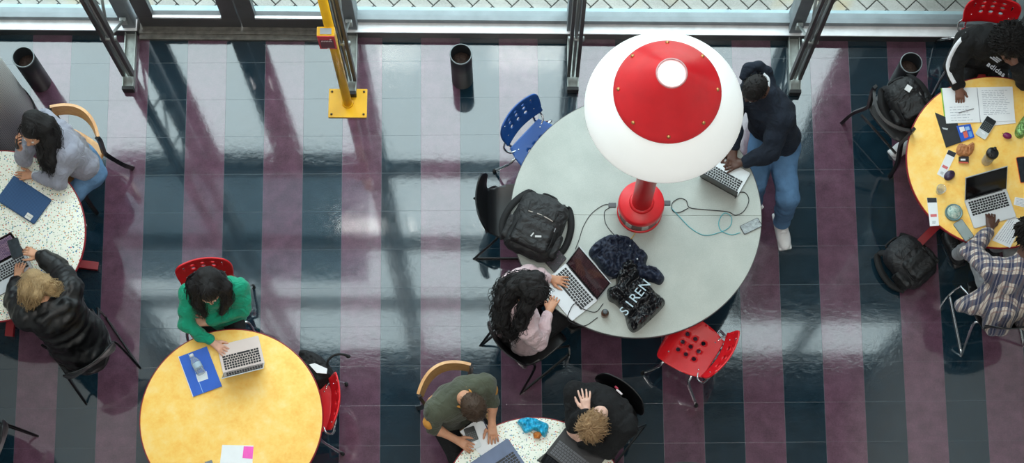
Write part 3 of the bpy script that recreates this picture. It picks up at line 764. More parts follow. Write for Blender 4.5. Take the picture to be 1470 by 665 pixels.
# ================================================================== things on the tables
m_alum = M('silver_laptop_shell', (196, 200, 204), .35, .35, var=.03); m_key = M('black_keys', (24, 25, 28), .5); m_scr = M('dark_glossy_screen', (12, 12, 14), .08)
m_paper = M('white_paper', (232, 234, 236), .8, var=.03)
def screen_mat(name, kind):
    t = NT(name); co = t.coord('Generated'); sx = t.n('ShaderNodeSeparateXYZ'); t.l(co, sx.inputs[0])
    vo = t.n('ShaderNodeTexBrick'); vo.inputs['Scale'].default_value = 5; vo.inputs['Mortar Size'].default_value = .04
    mp = t.coord('Generated', rot=(0, 0, 0)); cb = t.n('ShaderNodeCombineXYZ'); t.l(sx.outputs[0], cb.inputs[0]); t.l(sx.outputs[1], cb.inputs[1]); t.l(cb.outputs[0], vo.inputs['Vector'])
    if kind == 'red': c1, c2, c3, st_ = (92, 58, 62), (58, 34, 40), (24, 16, 22), .5
    elif kind == 'doc': c1, c2, c3, st_ = (150, 130, 150), (110, 94, 120), (70, 60, 80), .7
    else: c1, c2, c3, st_ = (36, 44, 56), (20, 24, 34), (10, 12, 16), .4
    vo.inputs['Color1'].default_value = srgb(c1); vo.inputs['Color2'].default_value = srgb(c2); vo.inputs['Mortar'].default_value = srgb(c3)
    p = t.bsdf((.004, .004, .005, 1), .1); t.l(vo.outputs[0], p.inputs['Emission Color']); p.inputs['Emission Strength'].default_value = st_
    return t.m
def laptop(px, py, fx, fy, w, d, ang, body, deck, keys, scr, label, rows=5, group='open laptops', zb=TZ):
    p = W(px, py, zb); dr = wdir(fx, fy); rz = math.atan2(-dr.x, dr.y)
    r = empty('laptop', (p.x, p.y, zb), rz); tag(r, label, 'laptop', group)
    t_ = .014
    b = MB(); pts = rounded(w, d, .012, 4); b.prism(pts, .0015, t_ - .001); b.build('base', body, r)
    b = MB(); b.prism(rounded(w - .004, d - .004, .011, 4), t_ - .001, t_ + .0004); b.build('deck', deck, r)
    b = MB(); kw = w * .88; kh = d * .50; ky = d * .5 - .022 - kh / 2; b.prism(rounded(kw + .006, kh + .006, .004, 2, 0, ky), t_, t_ + .0008); b.build('keyboard_well', deck, r)
    b = MB(); n = 14
    for j in range(rows + 1):
        y = ky + kh / 2 - (j + .5) * kh / (rows + 1); x = -kw / 2
        ws = [1] * n if j not in (3, 4, 5) else ([1.6] + [1] * 11 + [1.4] if j == 3 else ([2] + [1] * 10 + [2] if j == 4 else [1, 1, 1.2, 5.2, 1.2, 1, 1, 1, 1.4]))
        if j == rows: ws = [1, 1, 1.2, 5.2, 1.2, 1, 1, 1, 1.4]
        u = kw / sum(ws)
        for q in ws: b.box((x + q * u / 2, y, t_ + .0022), (q * u - .0042, kh / (rows + 1) - .0046, .0022)); x += q * u
    b.build('keyboard', keys, r)
    b = MB(); b.prism(rounded(w * .34, d * .30, .004, 2, 0, -d * .5 + d * .19), t_, t_ + .0012); b.build('touchpad', deck if deck is not m_blkp else M('touchpad_dark', (52, 54, 58), .35), r)
    # lid turns about the hinge at +y
    a = math.radians(ang); R = Matrix.Rotation(-(PI - a), 3, 'X')       # closed lid points to -y
    hy = d / 2 - .004; hz = t_ + .004
    up = Vector((0, -_c(a), _s(a))); nf = Vector((0, -_s(a), -_c(a)))      # along the lid, and towards the user
    Rl = Matrix((Vector((1, 0, 0)), up, nf * -1)).transposed()
    b = MB(); cc = Vector((0, hy, hz)) + up * (d / 2); b.box(cc, (w, d, .007), Rl, .003); lid = b.build('lid', body, r)
    b = MB(); b.box(cc + nf * .0042, (w - .012, d - .012, .0012), Rl); b.build('screen_bezel', M('black_bezel', (10, 10, 11), .25), lid)
    b = MB(); b.box(cc + nf * .0051 + up * .004, (w - .03, d - .04, .0006), Rl); b.build('screen', scr, lid)
    b = MB(); b.tube([(-w * .4, hy, hz - .002), (w * .4, hy, hz - .002)], .005, 10); b.build('hinge', M('black_bezel', (10, 10, 11), .25), r)
    return r
s_off = M('screen_off', (9, 9, 11), .12)
laptop(346, 510, .25, .96, .305, .215, 112, m_alum, M('pale_rose_deck', (222, 206, 200), .4, .1, var=.02), m_key, s_off, 'pale silver laptop before the woman in green on the yellow table')
laptop(817, 420, .77, -.64, .36, .245, 118, m_alum, m_alum, m_key, screen_mat('lit_red_page', 'red'), 'silver laptop with dark red page open before the woman in pale pink')
laptop(1041, 252, -.50, .86, .31, .215, 100, M('dark_space_grey', (54, 58, 60), .4, .3), M('pale_white_deck', (226, 230, 232), .4), m_key, s_off, 'white decked laptop with dark lid before the man in navy')
laptop(1421, 300, -.28, -.96, .325, .225, 122, m_alum, M('silver_white_deck', (222, 225, 228), .35, .2, var=.02), m_key, s_off, 'silver laptop with black screen on the crowded right table')
laptop(16, 393, -.50, -.86, .32, .22, 115, M('dark_red_black_shell', (52, 16, 24), .4), m_alum, m_key, screen_mat('lit_mauve_page', 'doc'), 'laptop with mauve lit screen before the woman in the puffer coat')
laptop(713, 669, .56, .83, .35, .24, 112, M('slate_blue_shell', (84, 98, 126), .4, .3), M('slate_blue_deck', (92, 106, 134), .4, .2), m_key, s_off, 'slate blue laptop at the bottom edge before the man in olive')
laptop(826, 655, -.61, .79, .36, .24, 116, m_blkp, M('black_deck', (26, 27, 31), .45), M('charcoal_keys', (84, 86, 92), .5), s_off, 'black laptop at the bottom edge before the blond man in black')

def flat(name, quad, z, th, m, label=None, cat=None, parent=None, group=None, bevel=True):
    pts = [W(x, y, z) for x, y in quad]; c = sum(pts, Vector()) / len(pts); c.z = z
    if parent is None: loc = c
    else: loc = parent.location
    q = [(p.x - loc.x, p.y - loc.y) for p in pts]
    b = MB(); z0_ = z - loc.z
    b.prism(q, z0_, z0_ + th); o = b.build(name, m, parent)
    if parent is None: o.location = c
    if label: tag(o, label, cat, group)
    return o
TT = TZ + .0015
def lerp2(a, b, t_): return (a[0] + (b[0] - a[0]) * t_, a[1] + (b[1] - a[1]) * t_)
def inset(quad, u0, u1, v0, v1):
    """sub-rectangle of a quad given corner order tl, tr, br, bl"""
    def P_(u, v): return lerp2(lerp2(quad[0], quad[1], u), lerp2(quad[3], quad[2], u), v)
    return [P_(u0, v0), P_(u1, v0), P_(u1, v1), P_(u0, v1)]
def ink(name, quad, z, rows, m, parent, seed=1, u=(.1, .9), v=(.08, .92), hh=.3, loc=None):
    """lines of writing, one mesh: short thin strokes"""
    rg = random.Random(seed); b = MB(); loc = parent.location
    for i in range(rows):
        vv = v[0] + (v[1] - v[0]) * (i + .5) / rows; uu = u[0]; dv = (v[1] - v[0]) / rows * hh
        end = u[1] - rg.random() * .25 * (u[1] - u[0])
        while uu < end:
            l = .02 + rg.random() * .06; q = inset(quad, uu, min(uu + l, end), vv - dv / 2, vv + dv / 2)
            b.prism([(W(x, y, z).x - loc.x, W(x, y, z).y - loc.y) for x, y in q], z - loc.z, z - loc.z + .0004); uu += l + .015
    return b.build(name, m, parent)
# phones
def phone(px, py, fx, fy, z, body, front, label, w=.073, l=.15, tilt=None, group='phones'):
    p = W(px, py, z); d = wdir(fx, fy); rz = math.atan2(-d.x, d.y); r = empty('phone', p, rz); tag(r, label, 'phone', group)
    if tilt: r.rotation_euler = (tilt[0], tilt[1], rz)
    b = MB(); b.prism(rounded(w, l, .011, 5), 0, .0085); b.build('body', body, r)
    b = MB(); b.prism(rounded(w - .006, l - .008, .009, 5), .0085, .0092); b.build('screen', front, r)
    b = MB(); b.lathe([(0, .0092), (.0035, .0092), (0, .0096)], (0, l * .44, 0), 10); b.build('camera_dot', M('lens_black', (4, 4, 6), .1), r)
    return r
m_pscr = M('grey_phone_screen', (150, 158, 160), .2, var=.3, vscale=60); m_pdark = M('dark_phone_screen', (34, 40, 46), .12, var=.4, vscale=50)
phone(1078, 325, .9, -.45, TT, m_blkp, m_pscr, 'phone with pale screen charging near the edge of the grey table')
phone(1383, 331, .55, .85, TT, M('sage_phone_case', (96, 108, 108), .4), M('sage_glass', (150, 162, 160), .25), 'grey green phone beside the round tin on the right table', w=.078, l=.16)
phone(22, 357, -.35, -.9, .93, m_blkp, m_pdark, 'phone held up by the woman in the puffer coat', w=.082, l=.155, tilt=(-.15, 0))
phone(1469, 244, .12, .99, TT, M('orange_case', (214, 96, 40), .45), m_pdark, 'phone in an orange case at the right edge', w=.08, l=.2)
# calculators
def calculator(px, py, fx, fy, z, label, w=.085, l=.17):
    p = W(px, py, z); d = wdir(fx, fy); r = empty('calculator', p, math.atan2(-d.x, d.y)); tag(r, label, 'calculator', 'calculators')
    b = MB(); b.prism(rounded(w, l, .012, 4), 0, .012); b.build('body', M('pale_grey_case', (205, 212, 214), .4), r)
    b = MB(); b.prism(rounded(w - .006, l * .66, .008, 4, 0, l * .16), .012, .0135); b.build('face_plate', M('black_face', (28, 32, 34), .3), r)
    b = MB()
    for i in range(5):
        for j in range(5): b.box((-w * .32 + i * w * .16, -l * .12 + j * l * .085, .0142), (w * .11, l * .05, .0014), None)
    b.build('key', M('small_grey_keys', (88, 96, 98), .5), r)
    b = MB(); b.box((0, -l * .26, .0126), (w * .4, .008, .001)); b.box((w * .1, -l * .3, .0126), (w * .3, .006, .001)); b.build('white_mark', m_paper, r)
    return r
calculator(1415, 184, .55, -.83, TT, 'black and pale grey calculator overlapping the open notebook')
# green woman's table
nb = [(257, 513), (297, 498), (319, 555), (278, 570)]
o = flat('notebook', nb, TT, .012, M('royal_blue_cover', (22, 88, 190), .4, var=.06), 'blue notebook left of the laptop on the yellow table', 'notebook')
flat('page_edge', [(256, 512.5), (258.5, 511.6), (280, 569), (277, 570.5)], TT - .0005, .0115, m_paper, parent=o)
flat('elastic_band', inset(nb, .33, .345, .0, 1), TT + .012, .0006, M('pale_line', (150, 190, 220), .5), parent=o)
flat('cover_label', [(281, 538), (296.5, 533), (299, 544), (284.5, 549)], TT + .0122, .0006, M('pale_label', (214, 222, 226), .6), parent=o)
m_clear = None
def mat_clear(name, col, al=.35, rough=.05):
    t = NT(name); tr = t.n('ShaderNodeBsdfTransparent'); tr.inputs[0].default_value = (.93, .96, .97, 1); p = t.n('ShaderNodeBsdfPrincipled')
    p.inputs['Base Color'].default_value = srgb(col); p.inputs['Roughness'].default_value = rough
    fr = t.n('ShaderNodeLayerWeight'); fr.inputs[0].default_value = .35
    mx = t.n('ShaderNodeMixShader'); t.l(t.math('MULTIPLY_ADD', fr.outputs['Facing'], .7, al * .5, clamp=True), mx.inputs[0]); t.l(tr.outputs[0], mx.inputs[1]); t.l(p.outputs[0], mx.inputs[2]); t.l(mx.outputs[0], t.out.inputs[0]); return t.m
m_clear = mat_clear('clear_plastic', (205, 215, 220))
p = W(290, 537, TT + .013 + .034); q = W(273, 507, TT + .013 + .03); ax = (q - p).normalized(); r = empty('water_bottle', p); tag(r, 'clear plastic water bottle lying on the blue notebook', 'bottle')
b = MB(); b.lathe([(0, 0), (.028, .002), (.032, .01), (.030, .03), (.033, .045), (.030, .06), (.033, .075), (.033, .10), (.024, .125), (.013, .14), (.013, .15), (0, .15)], n=28, axis=ax); b.build('bottle_body', m_clear, r)
b = MB(); b.lathe([(0, .148), (.0155, .148), (.0155, .166), (0, .168)], n=20, axis=ax); b.build('cap', M('white_cap', (226, 230, 232), .4), r)
b = MB(); b.lathe([(.0335, .05), (.0338, .052), (.0338, .088), (.0335, .09)], n=28, axis=ax); b.build('bottle_label', M('pale_blue_label', (168, 190, 206), .5), r)
o = flat('paper_sheet', [(319, 639), (364, 640), (361, 690), (313, 688)], TT, .002, m_paper, 'white paper sheet with a pink note at the bottom of the yellow table', 'paper')
flat('sticky_note', [(350, 641), (364, 641.5), (362.5, 659), (348, 658)], TT + .002, .0008, M('pink_note', (246, 96, 190), .7), parent=o)
flat('metal_case', [(294, 664), (304, 661), (312, 680), (300, 684)], TT, .01, M('grey_case', (120, 128, 134), .4, .3), 'small grey case cut by the bottom edge on the yellow table', 'case')
# left table: sleeve
sl = [(-4, 281), (18, 258), (78, 286), (46, 324)]
F_ = Field(); z_ = TT + .012
cs = [W(x, y, z_) for x, y in sl]; cc = sum(cs, Vector()) / 4
ex = ((cs[2] - cs[1]) + (cs[3] - cs[0])).normalized(); ey = (cs[1] - cs[0] + cs[2] - cs[3]).normalized(); ey = (ey - ey.dot(ex) * ex).normalized(); Rz = Matrix((ex, ey, ex.cross(ey))).transposed()
F_.box(cc, (.172, .112, .0115), Rz, .011, 0)
t = NT('blue_woven_fabric'); co = t.coord(rot=(0, 0, .45)); g1 = t.n('ShaderNodeTexChecker'); g1.inputs['Scale'].default_value = 150; t.l(co, g1.inputs['Vector'])
t.bsdf(t.mix(t.math('MULTIPLY', g1.outputs['Fac'], .5), srgb((58, 92, 134)), srgb((26, 48, 84))), .85, 0, t.bump(g1.outputs['Fac'], .3, .001))
o = solid('laptop_sleeve', F_.mesh(.0045), t.m); tag(o, 'blue woven laptop sleeve with a small white label on the speckled table', 'laptop sleeve')
b = MB(); lc = W(41.5, 311, z_ + .0118); b.box((lc.x, lc.y, z_ + .0118), (.052, .042, .0012), Rz); lb = b.build('white_label', M('cream_label', (220, 220, 212), .7), o)
text_mesh('label_text', 'Herschel', .0115, (lc.x, lc.y, z_ + .0127), (0, 0, math.atan2(ex.y, ex.x)), M('grey_print', (90, 92, 98), .7), lb, .0001)
# woman in pink: brown bottle, cards, case
p = W(868, 452, TT); r = empty('small_bottle', p); tag(r, 'small brown glass bottle beside the plastic bag on the grey table', 'bottle')
b = MB(); b.lathe([(0, 0), (.026, 0), (.028, .006), (.028, .062), (.02, .075), (.014, .08), (.014, .086), (0, .086)], n=28); b.build('bottle_body', M('brown_glass', (92, 62, 48), .12), r)
b = MB(); b.lathe([(0, .084), (.018, .084), (.018, .104), (.016, .106), (0, .106)], n=20); b.build('cap', M('grey_cap', (82, 88, 92), .4), r)
b = MB(); b.lathe([(.0284, .018), (.0284, .052)], n=28); b.build('bottle_label', M('label_brown', (150, 130, 118), .6), r)
flat('card_case', [(863, 384), (872, 377), (881, 398), (873, 404)], TT + .02, .012, M('dark_box', (40, 42, 46), .4), 'small dark box with a pale tag beside the laptop and navy jacket', 'box')
o = flat('patterned_case', [(782, 377), (800, 359), (813, 372), (796, 392)], TT, .03, None, 'black case with purple pattern between the backpack and laptop', 'case')
t = NT('purple_pattern'); vo = t.n('ShaderNodeTexVoronoi'); vo.inputs['Scale'].default_value = 70; t.l(t.coord(), vo.inputs['Vector'])
t.bsdf(t.mix(t.math('LESS_THAN', vo.outputs['Distance'], .22), srgb((24, 20, 28)), srgb((112, 70, 110))), .5); o.data.materials.clear(); o.data.materials.append(t.m)
# cables: thin round cords lying on the tables
def cord(pts, rad, m, label, cat='cable', group=None, z=TT, zs=None):
    P_ = [W(x, y, (zs[i] if zs else z) + rad) for i, (x, y) in enumerate(pts)]; b = MB(); b.tube(P_, rad, 8, sub=8)
    return tag(b.build('charging_cable', m), label, cat, group)
m_teal = M('teal_cord', (70, 168, 178), .5); m_bc = M('black_cord', (24, 26, 30), .5)
cord([(1063, 334), (1050, 337), (1035, 331), (1032, 318), (1040, 306), (1050, 312), (1048, 325), (1035, 333), (1012, 338), (992, 328), (976, 312), (963, 298)], .0028, m_teal, 'teal cable from the hub to the phone on the grey table')
cord([(1055, 285), (1061, 277), (1070, 277), (1075, 288), (1068, 303), (1056, 309), (1044, 304), (1012, 301), (990, 298), (985, 288), (975, 285), (965, 292), (966, 303), (975, 305), (988, 299)], .003, m_bc, 'black cable looping from the hub to the laptop of the man in navy')
cord([(880, 296), (868, 294), (850, 306), (838, 324), (831, 345), (826, 358)], .0026, m_bc, 'black cable from the left side of the hub down to the silver laptop')
cord([(878, 297), (868, 304), (870, 322), (882, 338)], .0026, m_bc, 'short black cable curving from the hub into the navy jacket')
cord([(866, 436), (855, 448), (838, 444), (826, 436), (818, 446), (816, 460), (838, 468), (858, 456)], .003, m_bc, 'black cable looping over the lower corner of the silver laptop', zs=[TT, TT, TT + .016, TT + .02, TT + .018, TT + .014, TT, TT])
cord([(905, 344), (910, 338), (914, 330)], .003, M('yellow_cord', (208, 170, 60), .5), 'short yellow cord just below the red hub')
for (x0, y0, lab) in ((879, 295, 'grey plug adapter on the left side of the red hub'), (957, 292, 'black plug on the right side of the red hub')):
    b = MB(); p = W(x0, y0, TT + .1); b.box((0, 0, 0), (.055, .035, .03), None, .004); o = b.build('plug_adapter', M('plug_grey', (86, 88, 92), .5)); o.location = p
    tag(o, lab, 'plug')
# right table
nbq = [(1352, 127), (1453, 125), (1457, 174), (1358, 178)]
o = flat('open_notebook', nbq, TT, .010, m_paper, 'open white notebook with handwriting under the writing hand', 'notebook')
flat('spine', inset(nbq, .495, .505, 0, 1), TT + .0101, .0008, M('notebook_gutter', (150, 152, 158), .8), parent=o)
flat('cover_edge', [(1350.5, 127), (1352, 127), (1358, 178.5), (1356.5, 179)], TT - .0005, .004, M('green_cover', (120, 170, 60), .6), parent=o)
flat('under_page', [(1420, 175), (1457, 172), (1458, 177), (1422, 181)], TT - .0008, .006, m_paper, parent=o)
ink('handwriting', nbq, TT + .0104, 14, M('pencil_grey', (150, 154, 166), .8), o, 4, (.56, .95), (.06, .8), .22)
ink('heading', nbq, TT + .0104, 6, M('pencil_grey', (150, 154, 166), .8), o, 9, (.08, .4), (.5, .95), .15)
b = MB(); b.tube([W(1376, 162, TT + .014), W(1398, 156, TT + .014)], .0028, 8); tag(b.build('pencil', M('grey_pencil', (110, 110, 112), .4)), 'thin grey pencil lying on the open notebook', 'pencil')
bq = [(1342, 162), (1374, 176), (1381, 204), (1358, 212)]
o = flat('notebook', bq, TT - .0003, .008, M('black_cover', (30, 32, 36), .5), 'black notebook partly under the open white notebook', 'notebook')
flat('silver_mark', [(1352, 183), (1361, 184.5), (1360, 187), (1354, 185.5)], TT + .008, .0006, m_alum, parent=o)
cq = [(1373, 181), (1393, 178), (1399, 197), (1380, 204)]
o = flat('info_card', cq, TT + .009, .0015, M('blue_card', (24, 84, 190), .5), 'blue and white printed card on the black notebook', 'card')
for q_, c_ in (((.15, .5, .1, .45), (236, 236, 236)), ((.3, .6, .4, .85), (214, 96, 80)), ((.55, .85, .15, .4), (150, 190, 230)), ((.68, .9, .5, .9), (90, 150, 220))):
    flat('printed_patch', inset(cq, *q_), TT + .0105, .0004, M('patch_%d' % c_[0], c_, .6), parent=o)
def bookmark(quad, label):
    o = flat('paper_strip', quad, TT, .001, m_paper, label, 'paper strip', group='printed paper strips on the right table')
    flat('dark_header', inset(quad, .02, .98, .0, .17), TT + .001, .0004, M('header_black', (28, 32, 42), .6), parent=o)
    flat('red_block', inset(quad, .18, .85, .58, .68), TT + .001, .0004, M('dull_red_print', (206, 104, 106), .6), parent=o)
    ink('small_print', quad, TT + .001, 4, M('header_black', (28, 32, 42), .6), o, 3, (.3, .7), (.82, .93), .3)
    return o
bookmark([(1361.5, 215), (1373, 220), (1355.5, 256), (1345, 250)], 'printed white paper strip partly under the dark plum mouse')
bookmark([(1330.5, 284), (1344.6, 284), (1348, 324), (1335, 325)], 'printed white paper strip nearest the left rim of the right table')
o = flat('snack_box', [(1376, 226), (1390, 226), (1390, 235), (1376, 234)], TT, .02, M('black_snack_box', (34, 26, 30), .5), 'small black and red box beside the crumpled brown paper', 'box')
flat('red_stripe', [(1376, 232), (1390, 232.8), (1390, 235), (1376, 234)], TT + .02, .0006, M('orange_red', (204, 92, 66), .5), parent=o)
flat('white_print', [(1379, 228), (1386, 228), (1386, 230.5), (1379, 230.5)], TT + .02, .0006, m_paper, parent=o)
# plum coloured mouse
F_ = Field(); F_.ell(W(1363, 252, TT + .016), (.046, .034, .026), Matrix.Rotation(.7, 3, 'Z'), 0); o = solid('computer_mouse', F_.mesh(.004, post=None), M('plum_black_plastic', (52, 34, 66), .3)); tag(o, 'dark plum mouse lying on a printed paper strip', 'mouse')
b = MB(); p = W(1363, 252, TT + .04); b.tube([p + Vector((.012, .012, .001)), p + Vector((.03, .02, -.006))], .004, 8); b.build('scroll_wheel', m_blkp, o)
F_ = Field(); F_.ell(W(1446, 195, TT + .022), (.034, .024, .022), Matrix.Rotation(-.3, 3, 'Z'), 0); o = solid('plum', F_.mesh(.004), M('purple_plum', (120, 20, 84), .25, var=.2, vscale=30)); tag(o, 'small shiny purple plum on the right table', 'plum')
b = MB(); b.tube([W(1440, 192, TT + .038), W(1439, 191, TT + .046)], .0015, 6); b.build('stem', m_bwood, o)
# shaker bottle
p = W(1415.5, 232, TT); r = empty('shaker_bottle', p); tag(r, 'clear shaker bottle with black lid standing on the right table', 'bottle')
b = MB(); b.lathe([(0, 0), (.034, 0), (.036, .01), (.040, .18), (.037, .18), (.033, .012), (0, .01)], n=36); b.build('bottle_body', mat_clear('frosted_plastic', (214, 200, 180), .35, .4), r)
b = MB(); b.lathe([(0, .175), (.044, .175), (.045, .2), (.040, .212), (.02, .218), (0, .22)], n=36); b.tube([(.01, .02, .21), (.012, .028, .235)], .012, 12); b.tube([(-.012, .01, .218), (-.02, -.01, .232), (-.01, -.03, .22)], .005, 8, sub=4); b.build('lid', m_blkp, r)
# small clear cup, round tin
p = W(1348.5, 275, TT); b = MB(); b.lathe([(0, 0), (.026, 0), (.034, .07), (.036, .072), (.034, .074), (.024, .004), (0, .004)], n=32); o = b.build('clear_cup', m_clear); o.location = p; tag(o, 'small clear plastic cup beside the dark mouse', 'cup')
p = W(1368.5, 306, TT); r = empty('round_tin', p); tag(r, 'round tin with a clear green lid beside the grey green phone', 'tin')
b = MB(); b.lathe([(0, 0), (.062, 0), (.064, .004), (.064, .022), (.060, .026), (.056, .022), (0, .022)], n=48); b.build('tin_body', M('sea_grey_tin', (110, 140, 142), .35, .3), r)
t = NT('marbled_green'); t.bsdf(t.ramp(t.noise(t.coord(), 30, 4, .6, 1.5), [(.35, srgb((110, 150, 140))), (.55, srgb((196, 212, 200))), (.7, srgb((168, 156, 140)))]), .2)
b = MB(); b.lathe([(0, .023), (.05, .023), (.05, .025), (0, .026)], n=40); b.build('lid_window', t.m, r)
def sheetpaper(q, label, m=m_paper, rows=0, z=TT, name='paper_sheet'):
    o = flat(name, q, z, .0012, m, label, 'paper')
    if rows: ink('handwriting', q, z + .0013, rows, M('pencil_grey', (150, 154, 166), .8), o, rows)
    return o
sheetpaper([(1424, 345), (1452, 308), (1470, 318), (1450, 356)], 'white sheet beside the hand of the man in plaid', rows=7)
sheetpaper([(1457, 283), (1482, 287), (1482, 301), (1455, 294)], 'white page at the right edge above the plaid man', rows=5)
# heaps of soft material
def heap(name, poly, z, h, m, seed, fold=.02, fs=20, step=.008, rdg=1.0, shape=None, label=None, cat=None, group=None, edge=.05):
    P_ = [W(x, y, z + h * .35) for x, y in poly]; c = sum(P_, Vector()) / len(P_)
    pl = smooth2([(p_.x - c.x, p_.y - c.y) for p_ in P_], 4)
    xs = [p_[0] for p_ in pl]; ys = [p_[1] for p_ in pl]; rs = np.random.RandomState(seed)
    A = np.array(pl); Bs = np.roll(A, -1, 0)
    K = [(rs.normal(size=2) * fs * (1 + .7 * i), rs.rand() * 6, rs.normal(size=2) * fs * .6) for i in range(6)]
    def hgt(x, y):
        d = 1e9
        p_ = np.array((x, y)); ab = Bs - A; t_ = np.clip(((p_ - A) * ab).sum(1) / ((ab ** 2).sum(1) + 1e-9), 0, 1); d = float(np.sqrt((((A + ab * t_[:, None]) - p_) ** 2).sum(1).min()))
        e = min(1, d / edge); e = (1 - (1 - e) ** 2) ** .6
        w = 0
        for i in range(4):
            s_ = fs * .42 * 1.9 ** i; wx_ = mnoise.noise((x * fs * .3 + 7 * i, y * fs * .3, seed)) * 1.6; wy_ = mnoise.noise((x * fs * .3, y * fs * .3 + 5 * i, seed + 9)) * 1.6
            w += (1 - 3.4 * abs(mnoise.noise((x * s_ + wx_ + i * 3, y * s_ * .8 + wy_, seed * 1.7 + i)))) / (1 + .7 * i)
        return max(.001, e * (h + fold * w * .5) * (shape(x, y) if shape else 1))
    def fn(u, v): return Vector((u, v, hgt(u, v) if in_poly((u, v), pl) else .001))
    n = 0; P2 = []; E = []
    dens = []
    for i in range(len(pl)):
        a = Vector(pl[i]); b_ = Vector(pl[(i + 1) % len(pl)]); mm = max(1, int((b_ - a).length / step))
        for k in range(mm): dens.append(a.lerp(b_, k / mm))
    P2 = list(dens); E = [(i, (i + 1) % len(dens)) for i in range(len(dens))]
    x = min(xs); rg = random.Random(seed)
    while x < max(xs):
        y = min(ys)
        while y < max(ys):
            q_ = (x + rg.uniform(-.3, .3) * step, y + rg.uniform(-.3, .3) * step)
            if in_poly(q_, pl): P2.append(Vector(q_))
            y += step
        x += step
    vs, es, fs_, _, _, _ = delaunay_2d_cdt(P2, E, [], 0, 1e-5); vv = [Vector((v_.x, v_.y, 0)) for v_ in vs]
    top = [Vector((v_.x, v_.y, hgt(v_.x, v_.y))) for v_ in vv]
    keep = [tuple(f_) for f_ in fs_ if in_poly((sum(vs[i].x for i in f_) / 3, sum(vs[i].y for i in f_) / 3), pl)]
    nn = len(top); F2 = list(keep) + [tuple(i + nn for i in reversed(f_)) for f_ in keep]; ed = {(f_[i], f_[(i + 1) % 3]) for f_ in keep for i in range(3)}
    for (a, b_) in ed:
        if (b_, a) not in ed: F2.append((b_, a, a + nn, b_ + nn))
    b2 = MB(); b2.add(top + [Vector((v_.x, v_.y, 0)) for v_ in vv], F2, True); o = b2.build(name, m); o.location = (c.x, c.y, z)
    if label: tag(o, label, cat, group)
    o['_h'] = 0; del o['_h']
    return o, hgt, c
m_navyj = cloth('navy_jacket_cloth', (20, 31, 54), rough=.6, sheen=0)
m_bagp = M('black_glossy_bag_plastic', (20, 21, 25), .22, bump=.6, bscale=45, bdist=.006)
jk, _, _ = heap('jacket', [(845, 362), (858, 345), (880, 337), (905, 342), (918, 356), (930, 366), (928, 380), (942, 384), (954, 397), (948, 408), (934, 404), (918, 402), (905, 392), (880, 400), (866, 392), (856, 378)], TT, .075, m_navyj, 5, .055, 34, label='navy jacket heaped on the grey table under the black bag', cat='jacket', edge=.035)
for (x, y) in ((905, 353), (915, 372)):
    b = MB(); b.lathe([(0, 0), (.007, 0), (.006, .003), (0, .003)], W(x, y, TT + .088) - jk.location, 12); b.build('button', m_alum, jk)
bag, hg, bc = heap('plastic_bag', [(884, 392), (893, 378), (903, 372), (915, 380), (922, 392), (930, 404), (940, 418), (954, 430), (952, 440), (930, 462), (912, 476), (902, 470), (896, 450), (884, 436), (874, 430), (872, 415), (884, 408)], TT, .105, m_bagp, 11, .05, 34, label='black plastic shopping bag with white letters lying on the grey table', cat='bag', edge=.04)
a0 = W(893, 452, TT + .12); a1 = W(929, 407, TT + .12); dr = (a1 - a0); rzt = math.atan2(dr.y, dr.x)
for k, ch in enumerate('SIREN'):
    p_ = a0.lerp(a1, (k + .5) / 5); lx, ly = p_.x - bc.x, p_.y - bc.y
    e_ = .02; hx = (hg(lx + e_, ly) - hg(lx - e_, ly)) / (2 * e_); hy_ = (hg(lx, ly + e_) - hg(lx, ly - e_)) / (2 * e_)
    zt = max(hg(lx + dx_, ly + dy_) for dx_ in (-.018, 0, .018) for dy_ in (-.018, 0, .018)) + .002
    text_mesh('letter', ch, .098, (lx, ly, zt), (0, 0, rzt), M('pale_blue_print', (176, 196, 206), .4), bag, .0012)
heap('crumpled_paper_bag', [(1373, 214), (1378, 206), (1388, 208), (1397, 204), (1399, 212), (1394, 222), (1384, 225), (1374, 221)], TT, .03, M('brown_paper', (190, 130, 84), .7, var=.25, vscale=60, bump=.6, bscale=60), 3, .03, 50, .005, label='crumpled brown paper on the right table', cat='paper', edge=.02)
heap('snack_wrapper', [(1457, 192), (1460, 180), (1472, 164), (1482, 160), (1484, 176), (1470, 196), (1462, 198)], TT, .03, M('green_foil', (120, 160, 96), .25, .5, var=.6, vscale=40, bump=.5), 8, .02, 50, .005, label='green foil snack wrapper at the right edge', cat='wrapper', edge=.02)
heap('plastic_wrapper', [(742, 606), (750, 600), (766, 600), (778, 605), (787, 609), (787, 618), (782, 628), (775, 622), (766, 618), (754, 622), (747, 612)], TT, .04, M('bright_blue_film', (40, 176, 220), .2, var=.45, vscale=35, bump=.7, bscale=40), 4, .035, 40, .005, label='crumpled bright blue plastic wrapper on the bottom speckled table', cat='wrapper', edge=.02)
F_ = Field(); F_.ell(W(771, 625, TT + .025), (.030, .026, .024), None, 0); o = solid('muffin', F_.mesh(.004, .006, 60, 2), M('orange_brown_crumb', (190, 112, 44), .8, var=.35, vscale=60, bump=.8)); tag(o, 'small orange brown muffin in front of the blue wrapper', 'muffin')
